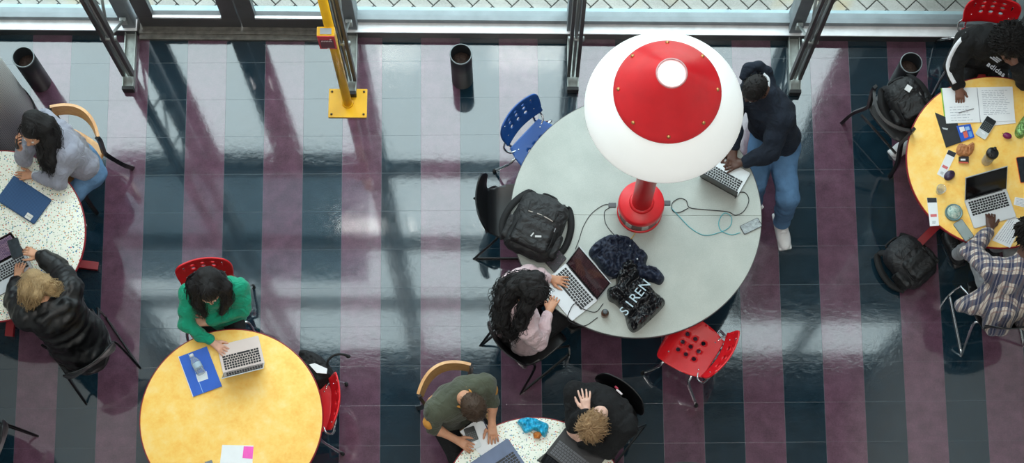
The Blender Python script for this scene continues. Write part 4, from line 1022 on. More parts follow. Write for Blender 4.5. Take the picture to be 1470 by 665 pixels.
# bottom table papers
pq = [(660, 620), (688, 600), (724, 634), (693, 657)]
sheetpaper(pq, 'white papers under the forearms of the man in olive', rows=0)
p = W(679, 632, TT + .003); 
calculator(678, 629, -.34, -.94, TT + .002, 'black screened calculator held by the man in olive', .085, .16)
b = MB(); b.tube([W(693, 602, TT + .09), W(704, 624, TT + .012)], .004, 8); o = b.build('pen', M('blue_black_pen', (40, 46, 74), .4)); tag(o, 'dark blue pen held by the man in olive', 'pen')
b = MB(); b.tube([W(1374, 117, TT + .085), W(1380, 136, TT + .012)], .0045, 8); o = b.build('pen', M('pale_pen', (186, 170, 160), .4)); tag(o, 'pale pen in the hand over the open notebook', 'pen')

# ---------------------------------------------------------------- backpacks
m_pack = cloth('black_pack_nylon', (15, 15, 17), rough=.6, sheen=0, weave=500); m_pack2 = cloth('dark_grey_pack_nylon', (30, 31, 34), rough=.6, sheen=0, weave=500); m_web = M('black_webbing', (14, 14, 16), .8, bump=.4, bscale=300)
def backpack(px, py, z, ux, uy, w, l, th, m, label, tilt=(0, 0), logo=True, zipm=None, group='backpacks', m2=None):
    """lies on its back; local +y is the top of the bag, +z its front"""
    p = W(px, py, z); d = wdir(ux, uy); r = empty('backpack', p, math.atan2(-d.x, d.y)); r.rotation_euler = (tilt[0], tilt[1], r.rotation_euler[2]); tag(r, label, 'backpack', group)
    m2 = m2 or m
    f = Field(); f.box((0, 0, th * .5), (w / 2, l / 2, th * .5), None, min(th * .45, .09), 0); f.ell((0, l * .1, th * .75), (w * .46, l * .4, th * .45), None, .06)
    solid('main_compartment', f.mesh(.009, .006, 16, 3), m, r)
    f = Field(); f.box((0, -l * .16, th * 1.02), (w * .38, l * .25, th * .22), None, .035, 0); pk = solid('front_pocket', f.mesh(.008, .006, 22, 5), m2, r)
    f = Field(); f.box((0, l * .22, th * 1.06), (w * .32, l * .12, th * .12), None, .025, 0); solid('top_pocket', f.mesh(.008, .004, 22, 6), m, r)
    f = Field(); f.box((w * .5, -l * .18, th * .5), (.028, l * .2, th * .34), None, .02, 0); solid('side_pocket', f.mesh(.008, .004, 25, 7), m2, r)
    f = Field(); f.box((-w * .5, -l * .18, th * .5), (.028, l * .2, th * .34), None, .02, 0); solid('side_pocket', f.mesh(.008, .004, 25, 8), m2, r)
    def arch(x, y0, y1, zz, rr): return [(-x, y0, zz), (-x, (y0 + y1) / 2, zz), (-x * .8, y1 - .02, zz), (0, y1, zz), (x * .8, y1 - .02, zz), (x, (y0 + y1) / 2, zz), (x, y0, zz)]
    b = MB(); b.tube(arch(w * .39, -l * .36, l * .06, th * 1.1, 0), .0045, 6, sub=6); b.tube(arch(w * .46, -l * .30, l * .47, th * .80, 0), .006, 6, sub=6); b.build('zip_piping', m_web, r)
    b = MB(); b.tube([(-w * .26, l * .13, th * 1.18), (0, l * .15, th * 1.2), (w * .26, l * .13, th * 1.18)], .004, 6, sub=4); b.build('top_zip', zipm or m_web, r)
    b = MB(); b.tube([(-.05, l * .5, th * .4), (-.045, l * .56, th * .45), (.045, l * .56, th * .45), (.05, l * .5, th * .4)], .009, 8, sub=5); b.build('grab_handle', m_web, r)
    for sg in (-1, 1):
        b = MB(); b.bar([(sg * w * .22, l * .46, th * .2), (sg * w * .42, l * .52, th * .1), (sg * w * .62, l * .25, .02), (sg * w * .66, -l * .1, .015), (sg * w * .5, -l * .36, .02)], .05, .012, (1, 0, 0), sub=6, smooth=True); b.build('shoulder_strap', m_web, r)
    if logo:
        b = MB(); b.box((w * .12, -l * .19, th * 1.24), (.045, .014, .002), Matrix.Rotation(.4, 3, 'Z')); b.box((w * .0, -l * .2, th * 1.24), (.034, .009, .002), Matrix.Rotation(1.3, 3, 'Z')); b.build('logo_tag', M('pale_tag', (190, 190, 190), .5), pk)
    for (x, y) in ((w * .36, l * .02), (-w * .3, l * .05)):
        b = MB(); b.box((x, y, th * 1.12), (.008, .03, .006)); b.build('zip_pull', M('grey_metal_pull', (120, 120, 122), .3, .8), r)
    return r
backpack(769, 331, TT + .005, .40, -.92, .37, .46, .17, m_pack, 'large black backpack lying on the rim of the grey table', tilt=(0, .05), zipm=M('pale_piping', (176, 166, 158), .5))
backpack(1300, 382, .02, -.62, -.72, .30, .38, .19, m_pack2, 'dark grey backpack on the floor below the right table', tilt=(.05, .1), logo=False, m2=m_pack)
r = backpack(1300, 150, .50, -.45, -.88, .26, .34, .15, m_pack, 'black backpack sitting on the black wooden chair', tilt=(.12, -.1), logo=False)
b = MB(); b.box((.03, .08, .192), (.045, .045, .003), Matrix.Rotation(.5, 3, 'Z')); b.build('white_patch', M('white_patch', (226, 228, 228), .6), r)
# black jacket over the red chair, with its strap, and folded paper
jk2, _, _ = heap('jacket', [(428, 506), (440, 502), (456, 508), (468, 518), (478, 532), (480, 545), (470, 548), (456, 560), (440, 560), (430, 540)], .47, .11, cloth('black_jacket_cloth', (14, 14, 16), rough=.8, sheen=0), 9, .02, 22, label='black jacket on the seat of the red chair by the yellow table', cat='jacket', edge=.05)
b = MB(); o_ = jk2.location; b.tube([W(470, 528, .56) - o_, W(471, 518, .60) - o_, W(480, 510, .61) - o_, W(492, 509, .60) - o_, W(501, 512, .58) - o_], .009, 8, sub=6); b.ell(W(500, 512, .58) - o_, (.018, .014, .012)); b.build('strap', m_web, jk2)
o = flat('folded_paper', [(444, 524), (452, 522), (470, 530), (469, 537), (455, 536)], .60, .012, m_paper, 'folded white paper sticking out over the black jacket', 'paper')
# ================================================================== people
def V3(*a): return Vector(a)
def J(t3): return W(t3[0], t3[1], t3[2])
def frame_of(f, up=Vector((0, 0, 1))):
    f = f.normalized(); r = f.cross(up)
    if r.length < 1e-4: r = Vector((1, 0, 0))
    r.normalize(); u = r.cross(f).normalized(); return f, r, u
def hand_field(F, w, d, n, thumb, curl=.5, sc=1.0, spread=.12):
    """palm, four jointed fingers and a thumb; d points along the hand, n out of its back, thumb to the thumb side"""
    d = d.normalized(); n = (n - n.dot(d) * d).normalized(); t = d.cross(n).normalized()
    if t.dot(thumb) < 0: t = -t
    F.cap(w - d * .02, w + d * .015 * sc, .024 * sc, .024 * sc, .02)
    for o in (-.024, -.008, .009, .025):
        F.cap(w + d * .012 * sc + t * o * .6 * sc, w + d * .078 * sc + t * o * sc, .0145 * sc, .0128 * sc, .012)
    for i, (o, L) in enumerate(((.031, .070), (.0105, .078), (-.0105, .072), (-.031, .057))):
        p = w + d * .082 * sc + t * o * .92 * sc; a = curl * .45; sp = (o / .031) * spread
        for j, (q, rr) in enumerate(((.46, .0092), (.30, .0084), (.24, .0076))):
            dirv = (d * math.cos(a) - n * math.sin(a) + t * sp * (1 - .3 * j)).normalized()
            e = p + dirv * L * q * sc * 1.08; F.cap(p, e, rr * sc, (rr - .0007) * sc, .0015); p = e; a += curl * .75
    p = w + d * .020 * sc + t * .020 * sc - n * .006
    for q, rr, ang in ((.042, .0145, .75), (.034, .0108, .45), (.028, .0092, .25)):
        dirv = (d * math.cos(ang) + t * math.sin(ang) - n * .35 * curl).normalized(); e = p + dirv * q * sc; F.cap(p, e, rr * sc, (rr - .0012) * sc, .008); p = e
def head_field(F, c, f, r, u, s=1.0):
    R = Matrix((r, f, u)).transposed()
    F.ell(c + u * .018 * s - f * .008 * s, (.075 * s, .092 * s, .098 * s), R, .02)
    F.ell(c - u * .045 * s + f * .030 * s, (.054 * s, .058 * s, .066 * s), R, .045)
    F.ell(c - u * .088 * s + f * .058 * s, (.024 * s, .022 * s, .020 * s), R, .03)
    F.cap(c + u * .012 * s + f * .088 * s, c - u * .026 * s + f * .106 * s, .008 * s, .0125 * s, .012)
    for sg in (-1, 1):
        F.cap(c + u * .026 * s + f * .080 * s + r * sg * .014 * s, c + u * .022 * s + f * .066 * s + r * sg * .048 * s, .009 * s, .009 * s, .014)
        F.ell(c - u * .022 * s + f * .062 * s + r * sg * .036 * s, (.020 * s, .018 * s, .018 * s), R, .02)
        F.ell(c + r * sg * .077 * s - u * .004 * s - f * .004 * s, (.009 * s, .020 * s, .031 * s), R, .004)
        F.ell(c - u * .024 * s + f * .104 * s + r * sg * .010 * s, (.008 * s, .008 * s, .006 * s), R, .006)
    F.ell(c - u * .053 * s + f * .088 * s, (.025 * s, .010 * s, .0065 * s), R, .006); F.ell(c - u * .066 * s + f * .084 * s, (.021 * s, .010 * s, .0065 * s), R, .006)
def torso(F, g, ex, s=1.0, low=0.0):
    """trunk from pelvis to shoulders; ex = extra thickness of cloth"""
    lat = g['lat']; pel = g['pel']; ch = g['chest']; up = (ch - pel).normalized(); fwd = g['fwd']
    a, b = g['sh']
    for sg, sh in ((-1, a), (1, b)):
        F.path([pel.lerp(ch, low) + lat * sg * .075 * s, pel.lerp(ch, .45) + lat * sg * .058 * s + fwd * .01, pel.lerp(ch, .78) + lat * sg * .072 * s], [.105 * s + ex, .092 * s + ex, .098 * s + ex], .05)
        F.cap(pel.lerp(ch, .8) + lat * sg * .06 * s, sh - (sh - ch) * .12 - up * .01, .09 * s + ex, .058 * s + ex, .05)
        F.cap(ch - up * .01, sh, .055 * s + ex, .052 * s + ex, .04)
    if not low: F.cap(g['hips'][0], g['hips'][1], .095 * s + ex, .095 * s + ex, .05)
def make_person(name_label, g):
    """g: joints in picture position + height; returns the person"""
    s = g.get('s', 1.0)
    fx, fy = g['facing']; fwd = wdir(fx, fy); lat = Vector((fwd.y, -fwd.x, 0))             # lat: person's right
    P = {k: J(g[k]) for k in ('pel', 'chest', 'head')}
    P['fwd'] = fwd; P['lat'] = lat
    shL, shR = J(g['shL']), J(g['shR']); P['sh'] = (shL, shR)
    hipL = P['pel'] - lat * .09 * s + fwd * .03; hipR = P['pel'] + lat * .09 * s + fwd * .03; P['hips'] = (hipL, hipR)
    leg = {}
    for sd, hip, sg in (('L', hipL, -1), ('R', hipR, 1)):
        kn = J(g['kn' + sd]) if 'kn' + sd in g else hip + fwd * .41 * s + lat * sg * .05 + Vector((0, 0, -.03))
        kn.z = max(kn.z, .44)
        an = J(g['an' + sd]) if 'an' + sd in g else Vector((kn.x, kn.y, .085)) + fwd * .06
        td = wdir(*g['toe' + sd]) if 'toe' + sd in g else (fwd + lat * sg * .15).normalized()
        leg[sd] = (hip, kn, an, td)
    f3 = wdir(*g['face']); f, r, u = frame_of(f3)
    hc = P['head']; neck0 = P['chest'] + Vector((0, 0, .0)); neck1 = hc - u * .05 - f * .02
    hs = g.get('hs', 1.0)
    # skin: one continuous body
    F = Field(); torso(F, P, -.018, s)
    F.cap(neck0, neck1, .056 * s, .052 * s, .03)
    for sd in 'LR':
        sh = shL if sd == 'L' else shR; el, wr = J(g['el' + sd]), J(g['wr' + sd])
        F.path([sh, el], [.044 * s, .036 * s], .03); F.path([el, el.lerp(wr, .3), wr], [.037 * s, .036 * s, .0235 * s], .015)
        h = g['hand' + sd]; d = wdir(*h['d']); n = wdir(*h.get('n', (0, 0, 1))); th = wdir(*h['t'])
        hand_field(F, wr + d * .015, d, n, th, h.get('c', .5), h.get('s', .95) * s, h.get('sp', .12))
        hip, kn, an, td = leg[sd]
        F.path([hip, kn], [.075 * s, .050 * s], .03); F.path([kn, kn.lerp(an, .35), an], [.050 * s, .046 * s, .032 * s], .02)
        F.cap(an - Vector((0, 0, .045)), an - Vector((0, 0, .052)) + td * .13, .030, .024, .02)
    head_field(F, hc, f, r, u, hs)
    V_, F2 = F.mesh(.0062)
    # origin under the pelvis
    org = Vector((P['pel'].x, P['pel'].y, 0)); body = solid('person', (V_ - np.array(org), F2), g['skin']); body.location = org
    tag(body, name_label, 'person')
    def part(nm, FF, h, m, fold=0, fs=9, seed=1, par=body, post=None):
        v, q = FF.mesh(h, fold, fs, seed, post); return solid(nm, (v - np.array(org), q), m, par)
    g.update(P=P, f=f, r=r, u=u, hc=hc, leg=leg, body=body, part=part, org=org, shLv=shL, shRv=shR, hsz=hs)
    # top
    T = Field(); ex = g.get('top_ex', .012); torso(T, P, ex, s, g.get('low', 0.0))
    sl = g.get('sleeve', 1.0); srad = g.get('sleeve_r', (.060, .053, .042))
    for sd in 'LR':
        sh = shL if sd == 'L' else shR; el, wr = J(g['el' + sd]), J(g['wr' + sd])
        if sl >= 1: T.path([sh, sh.lerp(el, .5), el], [srad[0] * s, (srad[0] + srad[1]) / 2 * s, srad[1] * s], .04); T.path([el, el.lerp(wr, .5), el.lerp(wr, .93)], [srad[1] * s, (srad[1] + srad[2]) / 2 * s, srad[2] * s], .03)
        else: T.path([sh, sh.lerp(el, sl)], [srad[0] * s, srad[1] * s], .04)
    if g.get('hood'): g['hood'](T, g)
    if g.get('top_add'): g['top_add'](T, g)
    if g.get('collar', True): T.cap(neck0 + Vector((0, 0, .0)), neck0.lerp(neck1, .35), .066 * s, .062 * s, .02)
    nk = np.array(neck1 + (neck1 - neck0).normalized() * .02)
    top = part(g.get('top_name', 'sweater'), T, g.get('top_h', .0085), g['top'], g.get('fold', .009), g.get('fs', 11), g.get('seed', 3))
    g['topo'] = top
    # trousers
    B = Field(); tr = g.get('leg_r', (.088, .068, .05))
    B.cap(hipL - fwd * .03, hipR - fwd * .03, .112 * s, .112 * s, .05); B.cap(P['pel'], P['pel'].lerp(P['chest'], .18), .115 * s, .105 * s, .05)
    for sd in 'LR':
        hip, kn, an, td = leg[sd]; B.path([hip, kn], [tr[0] * s, tr[1] * s], .03); B.path([kn, an + Vector((0, 0, .03))], [tr[1] * s, tr[2] * s], .02)
    part('trousers', B, .0095, g['bottom'], .008, 12, 5)
    for sd in 'LR':
        hip, kn, an, td = leg[sd]; S = Field(); base = Vector((an.x, an.y, 0)); side = Vector((td.y, -td.x, 0)); Rm = Matrix((side, td, Vector((0, 0, 1)))).transposed()
        S.ell(base + td * -.02 + Vector((0, 0, .05 + an.z - .085)), (.044, .06, .058), Rm, .03); S.ell(base + td * .12 + Vector((0, 0, .038 + an.z - .085)), (.052, .098, .038), Rm, .05); S.cap(base + Vector((0, 0, an.z - .03)), base + td * .08 + Vector((0, 0, an.z - .045)), .042, .036, .03)
        zb_ = an.z - .085
        S.box(base + td * .06 + Vector((0, 0, .012 + zb_)), (.051, .150, .014), Rm, .010, .01)
        so = part('shoe', S, .0065, g.get('shoes', m_shoe_b))
        b = MB()
        for k in range(5):
            c_ = base + td * (.05 + .022 * k) + Vector((0, 0, an.z - .085 + .088 - k * .006)) - org; b.tube([c_ - side * .022, c_ + Vector((0, 0, .006)), c_ + side * .022], .003, 6)
        b.build('lace', g.get('laces', m_lace), so)
    for sg in (-1, 1):
        eb = MB(); eb.ell(hc + f * .082 * hs + u * .006 * hs + r * sg * .031 * hs - org, (.011, .011, .009), Matrix((r, f, u)).transposed(), 12); ey = eb.build('eye', M('eye_white', (222, 218, 214), .2), body)
        eb = MB(); eb.ell(hc + f * .0905 * hs + u * .004 * hs + r * sg * .031 * hs - org, (.0052, .0035, .0052), Matrix((r, f, u)).transposed(), 10); eb.build('iris', M('dark_iris', (24, 16, 12), .15), ey)
    return g
m_shoe_b = M('black_leather_shoe', (22, 22, 24), .45, bump=.1); m_lace = M('grey_laces', (70, 70, 72), .8); m_wlace = M('white_laces', (222, 222, 222), .8)
def hair(g, m, cap=(.086, .102, .108), guides=(), strands=120, sr=.0035, wob=.010, spread=.02, seed=1, back=.018, upo=.024, name='hair', h=.006, fold=.004, fs=45, curl=0, cover=None, slen=.10, grad=(.7)):
    """a shell over the skull, locks along guides and loose strands, one mesh"""
    hs = g['hsz']; f, r, u, c, org = g['f'], g['r'], g['u'], g['hc'], g['org']; rg = random.Random(seed)
    R = Matrix((r, f, u)).transposed(); F = Field()
    F.ell(c - f * back * hs + u * upo * hs, (cap[0] * hs, cap[1] * hs, cap[2] * hs), R, .02)
    if cover: cover(F, g)
    gl = []
    for (pts, rad) in guides:
        q = [J(p) if len(p) == 3 and p[0] > 5 or isinstance(p, tuple) else p for p in pts]; rr = rad if isinstance(rad, (list, tuple)) else [rad] * len(q)
        if len(rr) != len(q): rr = [rr[0] + (rr[-1] - rr[0]) * i / (len(q) - 1) for i in range(len(q))]
        F.path(q, rr, .03); gl.append((q, rr))
    v, q = F.mesh(h, fold, fs, seed); b = MB(); base = v - np.array(org)
    tb = MB()
    for k in range(strands):
        if gl and rg.random() < g.get('guide_share', .75):
            pts, rr = gl[rg.randrange(len(gl))]; off = Vector((rg.gauss(0, 1), rg.gauss(0, 1), rg.gauss(0, 1))).normalized()
            t0 = rg.random() * .5; sp = smooth_path(pts, 5); i0 = int(t0 * (len(sp) - 2)); sp = sp[i0:]
            if len(sp) < 3: continue
            rd = smooth_path([Vector((x, 0, 0)) for x in rr], 5)[i0:]
            ph = rg.random() * 6; out = []
            for i, p_ in enumerate(sp):
                w_ = Vector((math.sin(i * 1.1 + ph), math.cos(i * 1.3 + ph * 1.7), math.sin(i * .9 + 2 * ph))) * (wob + curl)
                out.append(p_ + off * (rd[i].x * .98 + .002 + spread * i / len(sp) * rg.random()) + w_ * (.35 + i / len(sp)) - org)
            n_ = len(out); tb.tube(out, [sr * (1 - .7 * i / n_) for i in range(n_)], 5)
        else:
            a = rg.uniform(0, 2 * PI); el = rg.uniform(-.3, 1.35)
            dv = (r * math.cos(a) * math.cos(el) + f * math.sin(a) * math.cos(el) * (1 if math.sin(a) < .3 else .5) + u * math.sin(el)).normalized()
            if dv.dot(f) > .72 and dv.dot(u) < .45: continue
            p_ = c - f * back * hs + u * upo * hs + Vector((0, 0, 0)) + r * dv.dot(r) * cap[0] * hs + f * dv.dot(f) * cap[1] * hs + u * dv.dot(u) * cap[2] * hs
            cr = c + u * .11 * hs - f * .04
            t = (p_ - cr); t = (t - t.dot(dv) * dv); t = t.normalized() if t.length > 1e-4 else r
            t = (t + Vector((rg.gauss(0, .3), rg.gauss(0, .3), rg.gauss(0, .3)))).normalized()
            out = []; ph = rg.random() * 6
            for i in range(7):
                s_ = slen * i / 6; q_ = p_ + t * s_ + dv * (.002 + (curl + .006) * (math.sin(i * 1.5 + ph) * .5 + .35)) - dv * (s_ * s_ * 3.4)
                if curl: q_ += r * curl * math.sin(i * 2.1 + ph) + u * curl * .6 * math.cos(i * 1.9 + ph)
                out.append(q_ - org)
            tb.tube(out, [sr * (1 - .12 * i) for i in range(7)], 5)
    nb = len(base); Vn = [tuple(x) for x in base] + tb.v; Fn = [tuple(x) for x in q.tolist()] + [tuple(i + nb for i in t_) for t_ in tb.f]
    me = bpy.data.meshes.new(name); me.from_pydata(Vn, [], Fn); me.materials.append(m); me.polygons.foreach_set('use_smooth', [True] * len(Fn)); me.update()
    return link(name, me, None, g['body'])
h_black = hairmat('black_hair', (7, 7, 9), (36, 32, 32)); h_brown = hairmat('dark_brown_hair', (30, 22, 18), (104, 80, 62)); h_blond = hairmat('dark_blond_hair', (74, 56, 38), (236, 200, 146)); h_blond2 = hairmat('light_brown_hair', (96, 70, 48), (226, 186, 138)); h_coil = hairmat('black_coiled_hair', (6, 5, 6), (30, 24, 22), .6)
s_fair = skin('fair_skin', (222, 170, 146)); s_light = skin('light_tan_skin', (206, 152, 120)); s_pale = skin('pale_skin', (228, 186, 168)); s_brown = skin('deep_brown_skin', (84, 54, 42)); s_mid = skin('brown_skin', (116, 76, 58)); s_tan = skin('tan_skin', (204, 148, 116))
m_dtr = cloth('black_trousers', (11, 12, 15), rough=.85, sheen=0)
def denim(name, c):
    t = NT(name); co = t.coord(); g_ = t.noise(co, 380, 2); f_ = t.noise(co, 7, 4)
    t.bsdf(t.mix(t.math('MULTIPLY', g_, .6), t.ramp(f_, [(.3, tuple(x * .75 for x in srgb(c)[:3])), (.7, tuple(x * 1.35 for x in srgb(c)[:3]))]), tuple(x * .5 for x in srgb(c)[:3]) + (1,)), .85, 0, t.bump(t.noise(co, 12, 4, .6, 1.2), .5, .02)); return t.m
m_jean = denim('light_blue_denim', (104, 144, 184)); m_jean2 = denim('mid_blue_denim', (84, 122, 160))

# --- woman in grey at the left, phone at her ear
g = make_person('woman in grey sweatshirt and jeans with a phone at her ear', dict(
    facing=(-.80, .55), pel=(124, 236, .55), chest=(80, 196, 1.0), head=(48, 188, 1.14), face=(-.34, .95, .02), s=.95, hs=.97,
    shL=(96, 222, .96), shR=(62, 172, .96), elL=(84, 262, .83), wrL=(50, 252, .775), elR=(34, 228, .80), wrR=(30, 216, .96),
    handL=dict(d=(-1, .0, -.1), n=(0, 0, 1), t=(0, -1, 0), c=.35), handR=dict(d=(-.12, -.35, 1), n=(-.8, .3, 0), t=(.3, -.9, .2), c=.8),
    knL=(96, 296, .50), skin=s_light, top=cloth('grey_marl_sweatshirt', (150, 152, 166), sheen=.3), low=.28, top_ex=.022, sleeve_r=(.068, .062, .045), fold=.012, bottom=m_jean, shoes=M('white_trainer', (226, 226, 226), .5), laces=m_wlace,
    top_name='sweatshirt'))
hair(g, h_black, guides=[([(44, 170, 1.22), (64, 182, 1.16), (70, 202, 1.08), (73, 230, .98), (75, 246, .93)], [.06, .06, .055, .045, .02]), ([(50, 168, 1.22), (70, 176, 1.14), (80, 190, 1.09), (86, 212, 1.04)], [.05, .045, .035, .012]), ([(58, 205, 1.06), (62, 225, .98), (64, 243, .93)], [.035, .04, .02])], strands=190, wob=.012, seed=4)
b = MB(); b.box(J((27, 207, 1.03)) - g['org'], (.012, .075, .145), Matrix.Rotation(.3, 3, 'X'), .006)
o = b.build('phone', m_blkp); o.location = g['org']; tag(o, 'dark phone held against the ear of the woman in grey', 'phone')
S = Field(); w_ = J((52, 252.3, .775)); S.cap(w_, w_ + wdir(1, 0) * .02, .038, .040, 0); g['part']('shirt_cuff', S, .006, M('white_cotton_cuff', (214, 224, 232), .8))

# --- woman in black puffer
def puff_add(T, g):
    P = g['P']; T.cap(P['pel'] + Vector((0, 0, .02)), P['pel'] - P['fwd'] * .10 + Vector((0, 0, -.05)), .17, .17, .06)
    for t_ in (.15, .4, .65, .9):
        c = P['pel'].lerp(P['chest'], t_); T.ell(c - P['fwd'] * .02, (.20, .155, .10), Matrix((P['lat'], P['fwd'], Vector((0, 0, 1)))).transposed(), .025)
    T.cap(g['P']['chest'] - P['fwd'] * .07 + P['lat'] * .10 + Vector((0, 0, .03)), g['P']['chest'] - P['fwd'] * .07 - P['lat'] * .10 + Vector((0, 0, .03)), .055, .055, .02)
def puffer_mat():
    t = NT('black_quilted_nylon'); co = t.coord(); n1 = t.noise(co, 14, 4, .6, 1.0)
    wv = t.n('ShaderNodeTexWave'); wv.inputs['Scale'].default_value = 4.2; wv.inputs['Distortion'].default_value = 2.0; wv.bands_direction = 'Z'; t.l(co, wv.inputs['Vector'])
    t.bsdf(srgb((9, 9, 11)), .45, 0, t.bump(t.math('ADD', t.math('MULTIPLY', n1, .6), wv.outputs['Fac']), .3, .03)); return t.m
g = make_person('woman with dark blond hair in a black puffer coat at the left table', dict(
    facing=(-.58, -.82), pel=(112, 488, .56), chest=(72, 440, 1.0), head=(50, 412, 1.13), face=(-.45, -.62, -.60), s=1.0, hs=.98,
    shL=(38, 456, .96), shR=(101, 414, .96), elL=(22, 432, .84), wrL=(24, 404, .80), elR=(82, 384, .86), wrR=(60, 368, .89),
    handL=dict(d=(.1, -1, -.1), n=(0, 0, 1), t=(1, 0, 0), c=.5), handR=dict(d=(-1, -.35, .15), n=(.1, -.2, 1), t=(0, 1, .1), c=.7),
    skin=s_light, top=puffer_mat(), top_ex=.035, sleeve_r=(.086, .080, .056), fold=.008, fs=16, bottom=m_dtr, top_add=puff_add, top_name='puffer_coat'))
hair(g, h_blond, cap=(.084, .100, .104), guides=[([(44, 398, 1.23), (38, 418, 1.20), (36, 434, 1.12)], [.05, .05, .02]), ([(52, 396, 1.24), (66, 404, 1.2), (76, 410, 1.16), (84, 412, 1.12)], [.045, .04, .03, .008]), ([(60, 405, 1.22), (72, 418, 1.15), (84, 420, 1.1)], [.04, .025, .006]), ([(48, 398, 1.24), (52, 422, 1.22), (44, 440, 1.12)], [.05, .045, .012])], strands=420, wob=.016, seed=8, sr=.0042)

# --- woman in green
g = make_person('woman with long black hair in a bright green sweater typing at the yellow table', dict(
    facing=(.10, .99), pel=(316, 446, .55), chest=(306, 414, 1.0), head=(300, 416, 1.16), face=(.12, .85, -.38), s=.96, hs=.97,
    shR=(270, 422, .95), shL=(343, 414, .95), elR=(266, 466, .84), wrR=(303, 490, .782), elL=(350, 444, .83), wrL=(300, 463, .785),
    handR=dict(d=(.75, .55, -.12), n=(0, 0, 1), t=(.7, -.7, 0), c=.38, sp=.2), handL=dict(d=(-1, .02, -.05), n=(0, 0, 1), t=(0, -1, 0), c=.5),
    skin=s_fair, top=cloth('emerald_knit', (0, 152, 116), sheen=.15, fscale=12), top_ex=.018, sleeve_r=(.062, .054, .042), fold=.012, bottom=m_dtr))
hair(g, h_black, guides=[([(292, 396, 1.24), (282, 412, 1.16), (284, 436, 1.04), (294, 452, .96)], [.05, .05, .04, .02]), ([(306, 396, 1.24), (322, 412, 1.16), (326, 432, 1.05), (318, 450, .96)], [.05, .05, .04, .02]), ([(300, 392, 1.22), (316, 398, 1.14), (330, 414, 1.04)], [.05, .04, .02]), ([(290, 392, 1.2), (274, 408, 1.1), (274, 428, 1.0)], [.04, .035, .015])], strands=200, wob=.01, seed=12)

# --- woman in pale pink
g = make_person('woman with curly black hair in a pale pink sweater typing at the grey table', dict(
    facing=(.77, -.64), pel=(743, 478, .55), chest=(742, 440, 1.0), head=(768, 420, 1.15), face=(.76, -.42, -.66), s=.96, hs=.97,
    shL=(736, 404, .95), shR=(758, 476, .95), elL=(757, 390, .84), wrL=(787, 399, .785), elR=(775, 493, .83), wrR=(787, 450, .785),
    handL=dict(d=(1, .18, -.1), n=(0, 0, 1), t=(.2, 1, 0), c=.22, sp=.25), handR=dict(d=(.42, -1, -.1), n=(0, 0, 1), t=(-.9, -.3, 0), c=.45, sp=.2),
    skin=s_tan, top=cloth('pale_pink_knit', (214, 186, 190), sheen=.3, fscale=12), top_ex=.018, sleeve_r=(.062, .055, .042), fold=.012, bottom=m_dtr))
hair(g, h_black, cap=(.092, .108, .112), guides=[([(765, 402, 1.24), (740, 412, 1.16), (725, 435, 1.06), (722, 465, .98), (735, 486, .92)], [.06, .065, .06, .05, .02]), ([(770, 400, 1.23), (752, 400, 1.18), (725, 408, 1.1), (712, 430, 1.02)], [.06, .055, .045, .02]), ([(770, 415, 1.2), (756, 440, 1.12), (748, 465, 1.02), (742, 482, .95)], [.055, .06, .05, .02]), ([(755, 410, 1.2), (730, 420, 1.1), (715, 450, 1.0), (716, 476, .95)], [.055, .055, .04, .015])], strands=300, wob=.016, curl=.008, seed=14, fold=.009, fs=32, spread=.03)

# --- man in navy at the right of the grey table
def hood_add(T, g):
    P = g['P']; c = J((1086, 104, 1.09)); T.path([J((1066, 110, 1.12)), J((1074, 98, 1.14)), J((1090, 94, 1.14)), J((1102, 102, 1.10)), J((1108, 116, 1.05))], [.030, .035, .035, .035, .03], .03)
g = make_person('man in a navy hoodie and blue jeans typing beside the red lamp', dict(
    facing=(-.72, .69), pel=(1114, 200, .56), chest=(1104, 140, 1.02), head=(1083, 128, 1.17), face=(-.55, .62, -.56), s=1.06, hs=1.02,
    shL=(1122, 172, .98), shR=(1086, 112, 1.0), elL=(1104, 220, .86), wrL=(1070, 232, .785), elR=(1052, 165, .86), wrR=(1054, 212, .79),
    handL=dict(d=(-.9, .25, -.1), n=(0, 0, 1), t=(-.3, -.9, 0), c=.3, sp=.25), handR=dict(d=(-.2, 1, -.1), n=(0, 0, 1), t=(-.9, .2, 0), c=.4),
    knL=(1131, 284, .51), anL=(1122, 318, .085), toeL=(.17, 1), knR=(1084, 262, .5), anR=(1080, 296, .085),
    skin=s_brown, top=cloth('navy_hoodie_cloth', (13, 25, 41), sheen=0), low=.2, top_ex=.028, sleeve_r=(.074, .066, .048), fold=.012, bottom=m_jean2, leg_r=(.098, .082, .062), hood=hood_add, top_name='hoodie',
    shoes=M('white_trainer', (226, 226, 226), .5), laces=m_wlace))
hair(g, h_coil, cap=(.083, .100, .104), strands=60, slen=.02, sr=.004, seed=15, fold=.003, fs=90, guides=())
S = MB(); o_ = g['org']; S.tube([J((1096, 106, 1.13)) - o_, J((1103, 114, 1.12)) - o_, J((1102, 128, 1.10)) - o_, J((1094, 140, 1.08)) - o_], .011, 10, sub=6); S.build('white_collar', M('white_tshirt_collar', (214, 218, 222), .8), g['body'])

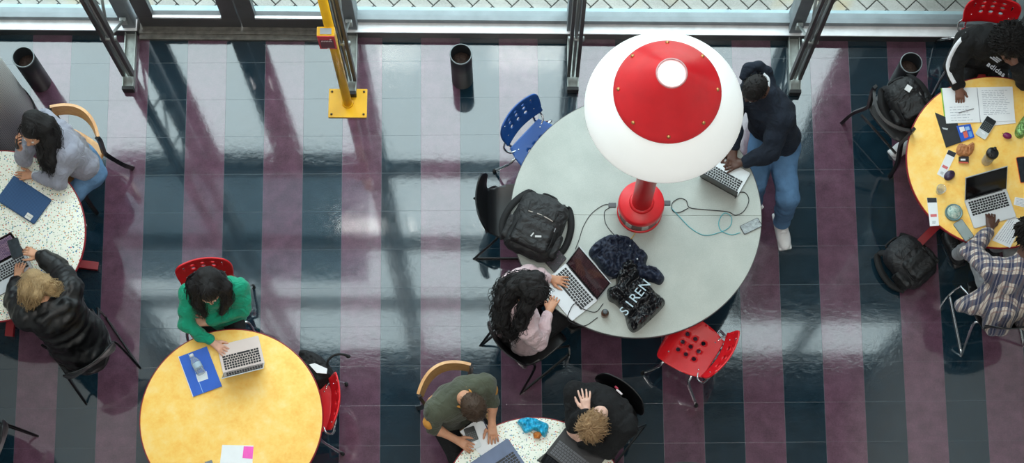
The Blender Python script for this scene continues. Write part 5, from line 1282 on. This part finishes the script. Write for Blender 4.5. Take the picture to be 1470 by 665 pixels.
# --- man in olive
def cuff_add(T, g): pass
g = make_person('man with cropped dark hair in an olive shirt writing at the bottom table', dict(
    facing=(.50, .86), pel=(648, 590, .55), chest=(659, 566, 1.0), head=(680, 586, 1.12), face=(.42, .80, -.72), s=1.02, hs=1.0,
    shR=(624, 592, .95), shL=(697, 552, .95), elL=(707, 578, .84), wrL=(706, 605, .785), elR=(622, 614, .84), wrR=(652, 630, .785),
    handL=dict(d=(.08, 1, -.1), n=(0, 0, 1), t=(-1, 0, 0), c=.4, sp=.15), handR=dict(d=(.85, .45, -.1), n=(0, 0, 1), t=(.5, -.8, 0), c=.4),
    skin=s_tan, top=cloth('olive_jersey', (76, 80, 64), sheen=.15), top_ex=.024, sleeve=.98, sleeve_r=(.064, .058, .05), fold=.012, bottom=m_dtr, collar=False, top_name='tshirt'))
hair(g, h_brown, cap=(.088, .107, .108), strands=150, slen=.045, sr=.0025, seed=16, fold=.003, fs=60)
for (a_, c_) in (((626, 598, .945), (618, 606, .90)), ((697, 549, .965), (704, 560, .92))):
    S = Field(); S.cap(J(a_), J(c_), .058, .056, 0); g['part']('mustard_sleeve_band', S, .006, M('mustard_cloth', (204, 142, 62), .8), .003, 30)
b = MB(); o_ = g['org']; ring = []
n0 = J((663, 570, 1.035))
for k in range(25):
    a = 2 * PI * k / 24; ring.append(n0 + Vector((.070 * _c(a), .070 * _s(a), .014 * _s(a + .6))) - o_)
b.tube(ring, .009, 8); b.build('neck_band', M('mustard_cloth', (204, 142, 62), .8), g['body'])

# --- blond man in black
g = make_person('blond man in a black shirt resting his head on his hand at the bottom table', dict(
    facing=(-.61, .79), pel=(876, 592, .55), chest=(868, 584, 1.0), head=(850, 613, 1.12), face=(-.42, .80, -.74), s=1.02, hs=1.02,
    shR=(826, 564, .95), shL=(898, 614, .95), elR=(826, 608, .90), wrR=(842, 594, 1.10), elL=(874, 645, .84), wrL=(838, 636, .84),
    handR=dict(d=(-.1, -1, .3), n=(.1, .2, 1), t=(-.9, .3, 0), c=.25, sp=.28), handL=dict(d=(-.85, -.6, .35), n=(-.4, .7, .5), t=(.5, -.9, .3), c=.6),
    skin=s_pale, top=cloth('black_jersey', (9, 10, 13), sheen=0), top_ex=.028, sleeve=1.0, sleeve_r=(.070, .066, .05), fold=.012, bottom=m_dtr, collar=False, top_name='shirt', shoes=M('pale_beige_trainer', (190, 180, 160), .6)))
hair(g, h_blond2, cap=(.088, .104, .108), strands=420, slen=.075, sr=.0032, seed=18, fold=.006, fs=40, curl=.004)
b = MB(); o_ = g['org']; p_ = J((889, 563, 1.01)); b.box(p_ - o_, (.055, .014, .012), Matrix.Rotation(-.75, 3, 'Z'), .004); b.build('white_tag', M('white_tag', (214, 206, 206), .6), g['body'])
b = MB(); b.box(J((885, 557, 1.01)) - o_, (.03, .016, .014), Matrix.Rotation(-.75, 3, 'Z'), .004); b.build('red_tag', M('crimson_tag', (150, 30, 56), .6), g['body'])

# --- person in black striped hoodie, top right
g = make_person('person with curly black hair in a black hoodie writing in the open notebook', dict(
    facing=(-.05, 1), pel=(1412, 78, .55), chest=(1424, 56, 1.0), head=(1446, 62, 1.15), face=(-.10, .80, -.60), s=1.0, hs=1.0,
    shR=(1386, 58, .95), shL=(1462, 62, .95), elR=(1368, 96, .85), wrR=(1376, 122, .785), elL=(1472, 116, .82), wrL=(1458, 96, 1.0),
    handR=dict(d=(.1, 1, -.15), n=(0, 0, 1), t=(1, 0, 0), c=.75, sp=.05), handL=dict(d=(-.4, -.8, .5), n=(.2, .8, .4), t=(-.8, .3, .2), c=.5),
    knR=(1376, 150, .48), anR=(1312, 198, .085), toeR=(-.8, .6), skin=s_mid, top=cloth('black_hoodie_cloth', (9, 9, 11), sheen=0), top_ex=.028, sleeve_r=(.070, .062, .05), fold=.012, bottom=m_dtr, top_name='hoodie',
    shoes=M('white_trainer', (226, 226, 226), .5), laces=m_wlace))
hair(g, h_coil, cap=(.12, .125, .125), strands=420, slen=.06, sr=.0045, curl=.012, seed=21, fold=.014, fs=38, back=.035, upo=.035)
o_ = g['org']; b = MB()
sp = [J((1387, 50, 1.0)), J((1371, 68, .97)), J((1360, 92, .895)), J((1362, 108, .85)), J((1369, 122, .815))]
for k, dx in enumerate((0,)):
    b.bar([p_ + Vector((0, 0, .03)) - o_ for p_ in sp], .030, .006, (1, .25, .2), sub=6, smooth=True)
b.build('white_sleeve_stripe', M('white_stripe_cloth', (226, 228, 232), .8), g['body'])
ang = math.atan2(-(58 - 0), 52)
for k in range(3):
    b = MB(); b.box(J((1427 + 3.4 * k, 86 + 0 * k, 1.03 )) - o_ + Vector((0, .004 * k, 0)), (.07 - .012 * k, .009, .006), Matrix.Rotation(-.65, 3, 'Z'), .001); b.build('chest_stripe', M('white_chest_print', (170, 170, 176), .7), g['body'])
text_mesh('chest_lettering', 'adidas', .062, J((1430, 100, 1.0)) - o_, (-.25, 0, -.65), M('white_chest_print', (170, 170, 176), .7), g['body'], .004)

# --- man in plaid, right
def plaid():
    t = NT('blue_cream_plaid'); co = t.coord(rot=(0, 0, .16)); sx = t.n('ShaderNodeSeparateXYZ'); t.l(co, sx.inputs[0])
    wob = t.noise(t.coord(), 5, 2)
    def band(ax, sc, ph, w):
        v = t.math('FRACT', t.math('ADD', t.math('ADD', t.math('MULTIPLY', ax, sc * .85), ph), t.math('MULTIPLY', wob, .5))); return t.math('LESS_THAN', t.math('ABSOLUTE', t.math('SUBTRACT', v, .5)), w)
    cur = srgb((202, 190, 178))
    X = sx.outputs[0]; Y = t.math('ADD', sx.outputs[1], t.math('MULTIPLY', sx.outputs[2], -.5))
    cur = t.mix(t.math('MULTIPLY', band(X, 17, .0, .24), .82), cur, srgb((30, 42, 78)))
    cur = t.mix(t.math('MULTIPLY', band(Y, 17, .2, .24), .82), cur, srgb((30, 42, 78)))
    cur = t.mix(t.math('MULTIPLY', band(X, 17, .5, .04), .6), cur, srgb((120, 84, 84))); cur = t.mix(t.math('MULTIPLY', band(Y, 17, .7, .04), .6), cur, srgb((120, 84, 84)))
    cur = t.mix(t.math('MULTIPLY', band(X, 17, .0, .05), .5), cur, srgb((170, 160, 160)))
    t.bsdf(cur, .88, 0, t.bump(t.noise(co, 14, 4, .6, 1.5), .45, .02), **{'Sheen Weight': .2}); return t.m
def tail_add(T, g):
    P = g['P']; T.path([J((1425, 420, .80)), J((1400, 436, .66)), J((1378, 440, .56))], [.09, .075, .045], .06)
    T.path([J((1440, 440, .75)), J((1432, 462, .62))], [.12, .11], .06); T.path([J((1480, 430, .75)), J((1478, 455, .62))], [.12, .11], .06)
g = make_person('man with short dreadlocks in a blue and cream plaid shirt at the right table', dict(
    facing=(-.20, -.98), pel=(1448, 432, .56), chest=(1462, 384, 1.0), head=(1477, 336, 1.14), face=(-.40, -.70, -.55), s=1.04, hs=1.0,
    shL=(1424, 388, .95), shR=(1502, 380, .95), elL=(1394, 362, .83), wrL=(1421, 332, .785), elR=(1530, 340, .83), wrR=(1500, 305, .785),
    handL=dict(d=(.12, -1, -.05), n=(0, 0, 1), t=(1, 0, 0), c=.75, sp=.08), handR=dict(d=(-.5, -.8, -.05), n=(0, 0, 1), t=(-.8, .2, 0), c=.5),
    skin=s_brown, top=plaid(), top_ex=.026, sleeve_r=(.072, .066, .046), fold=.014, bottom=cloth('light_grey_trousers', (160, 164, 168)), top_add=tail_add, top_name='plaid_shirt'))
hair(g, h_coil, cap=(.088, .104, .108), strands=170, slen=.07, sr=.008, curl=.010, seed=23, fold=.006, fs=50)
# ================================================================== light
wd = bpy.data.worlds.new('overcast_sky'); SC.world = wd; wd.use_nodes = True; nt = wd.node_tree; nt.nodes.clear()
o = nt.nodes.new('ShaderNodeOutputWorld'); bg = nt.nodes.new('ShaderNodeBackground'); tc = nt.nodes.new('ShaderNodeTexCoord'); sx = nt.nodes.new('ShaderNodeSeparateXYZ'); cr = nt.nodes.new('ShaderNodeValToRGB')
nt.links.new(tc.outputs['Generated'], sx.inputs[0]); nt.links.new(sx.outputs[2], cr.inputs[0]); nt.links.new(cr.outputs[0], bg.inputs[0]); nt.links.new(bg.outputs[0], o.inputs[0])
cr.color_ramp.elements[0].position = .0; cr.color_ramp.elements[0].color = (.42, .47, .52, 1); cr.color_ramp.elements[1].position = .9; cr.color_ramp.elements[1].color = (.84, .95, 1, 1)
bg.inputs[1].default_value = 5.4
# the facade opening guides the daylight in
def area(name, loc, rot, sx_, sy_, power, col=(1, 1, 1), portal=False):
    l = bpy.data.lights.new(name, 'AREA'); l.shape = 'RECTANGLE'; l.size = sx_; l.size_y = sy_; l.energy = power; l.color = col
    ob = bpy.data.objects.new(name, l); COL.objects.link(ob); ob.location = loc; ob.rotation_euler = rot
    if portal: l.cycles.is_portal = True
    return ob
pt = wall_pt(0, .3, ZG / 2); area('window_daylight_portal', pt, (-PI / 2, 0, WROT), 15, ZG, 1, portal=True)
# unseen overhead lamps added as fill light, a housing and area light each
m_lh = M('fill_lamp_housing', (200, 200, 200), .5)
for i, x in enumerate((-2.2, .2, 2.6)):
    for j, y in enumerate((-3.5, .0, 3.0)):
        r = empty('fill_lamp', (x, y, ZC)); tag(r, 'rectangular fill lamp added out of view high above the hall', 'lamp', 'added overhead fill lamps')
        b = MB(); b.box((0, 0, -.06), (1.3, .5, .12), None, .01); b.build('fill_lamp_housing', m_lh, r)
        a_ = area('fill_light', (x, y, ZC - .16), (0, 0, 0), 1.2, .4, FILL_W, (1, .96, .90))
# buildings standing just beyond the facade, dark brick, seen in the floor's reflection
def neighbour(s0, s1, o0, o1, z1, col, label):
    p_ = wall_pt((s0 + s1) / 2, o0, 0); r = empty('neighbour_building', p_); tag(r, label, 'building')
    b = MB(); b.box(wall_pt((s0 + s1) / 2, (o0 + o1) / 2, z1 / 2) - p_, (s1 - s0, o1 - o0, z1), WROT); b.build('brick_wall', col, r)
    for k in range(int(z1 // 3)):
        for j in range(int((s1 - s0) // 1.6)):
            b = MB(); b.box(wall_pt(s0 + .9 + j * 1.6, o0 - .01, 1.8 + 3 * k) - p_, (.8, .06, 1.4), WROT); b.build('window', M('dark_window', (20, 24, 28), .1), r)
m_brick = M('dark_brown_brick', (52, 44, 42), .85, var=.3, vscale=20)
neighbour(wall_s(Vector((3.1, 6.2, 0))), 5.6, .6, 1.1, 12.5, m_brick, 'tall narrow dark brick block just beyond the right end of the glass')
# unseen sheet added outside to dim the sky reflected in the left floor
t = NT('sky_dimmer_sheet'); tr = t.n('ShaderNodeBsdfTransparent'); tr.inputs[0].default_value = (.5, .56, .6, 1); tl = t.n('ShaderNodeBsdfDiffuse'); tl.inputs[0].default_value = (.3, .34, .36, 1)
mx = t.n('ShaderNodeMixShader'); mx.inputs[0].default_value = .3; t.l(tr.outputs[0], mx.inputs[1]); t.l(tl.outputs[0], mx.inputs[2]); t.l(mx.outputs[0], t.out.inputs[0])
b = MB(); fbox(b, -4.9, -1.75, .17, 1.75, 8.6, 8.63); o = b.build('sky_dimmer', t.m); tag(o, kind='structure')
b = MB(); fbox(b, -4.95, -1.70, 1.75, 1.79, 8.55, 8.66); b.build('sky_dimmer_edge', m_dark, o)
SC.view_settings.view_transform = 'Standard'; SC.view_settings.look = 'None'; SC.view_settings.gamma = 1; SC.view_settings.use_curve_mapping = False
SC.view_settings.exposure = EXPO
SC.cycles.use_denoising = True; SC.cycles.max_bounces = 8; SC.cycles.transparent_max_bounces = 12; SC.cycles.sample_clamp_indirect = 8
SC.cycles.caustics_reflective = False; SC.cycles.caustics_refractive = False
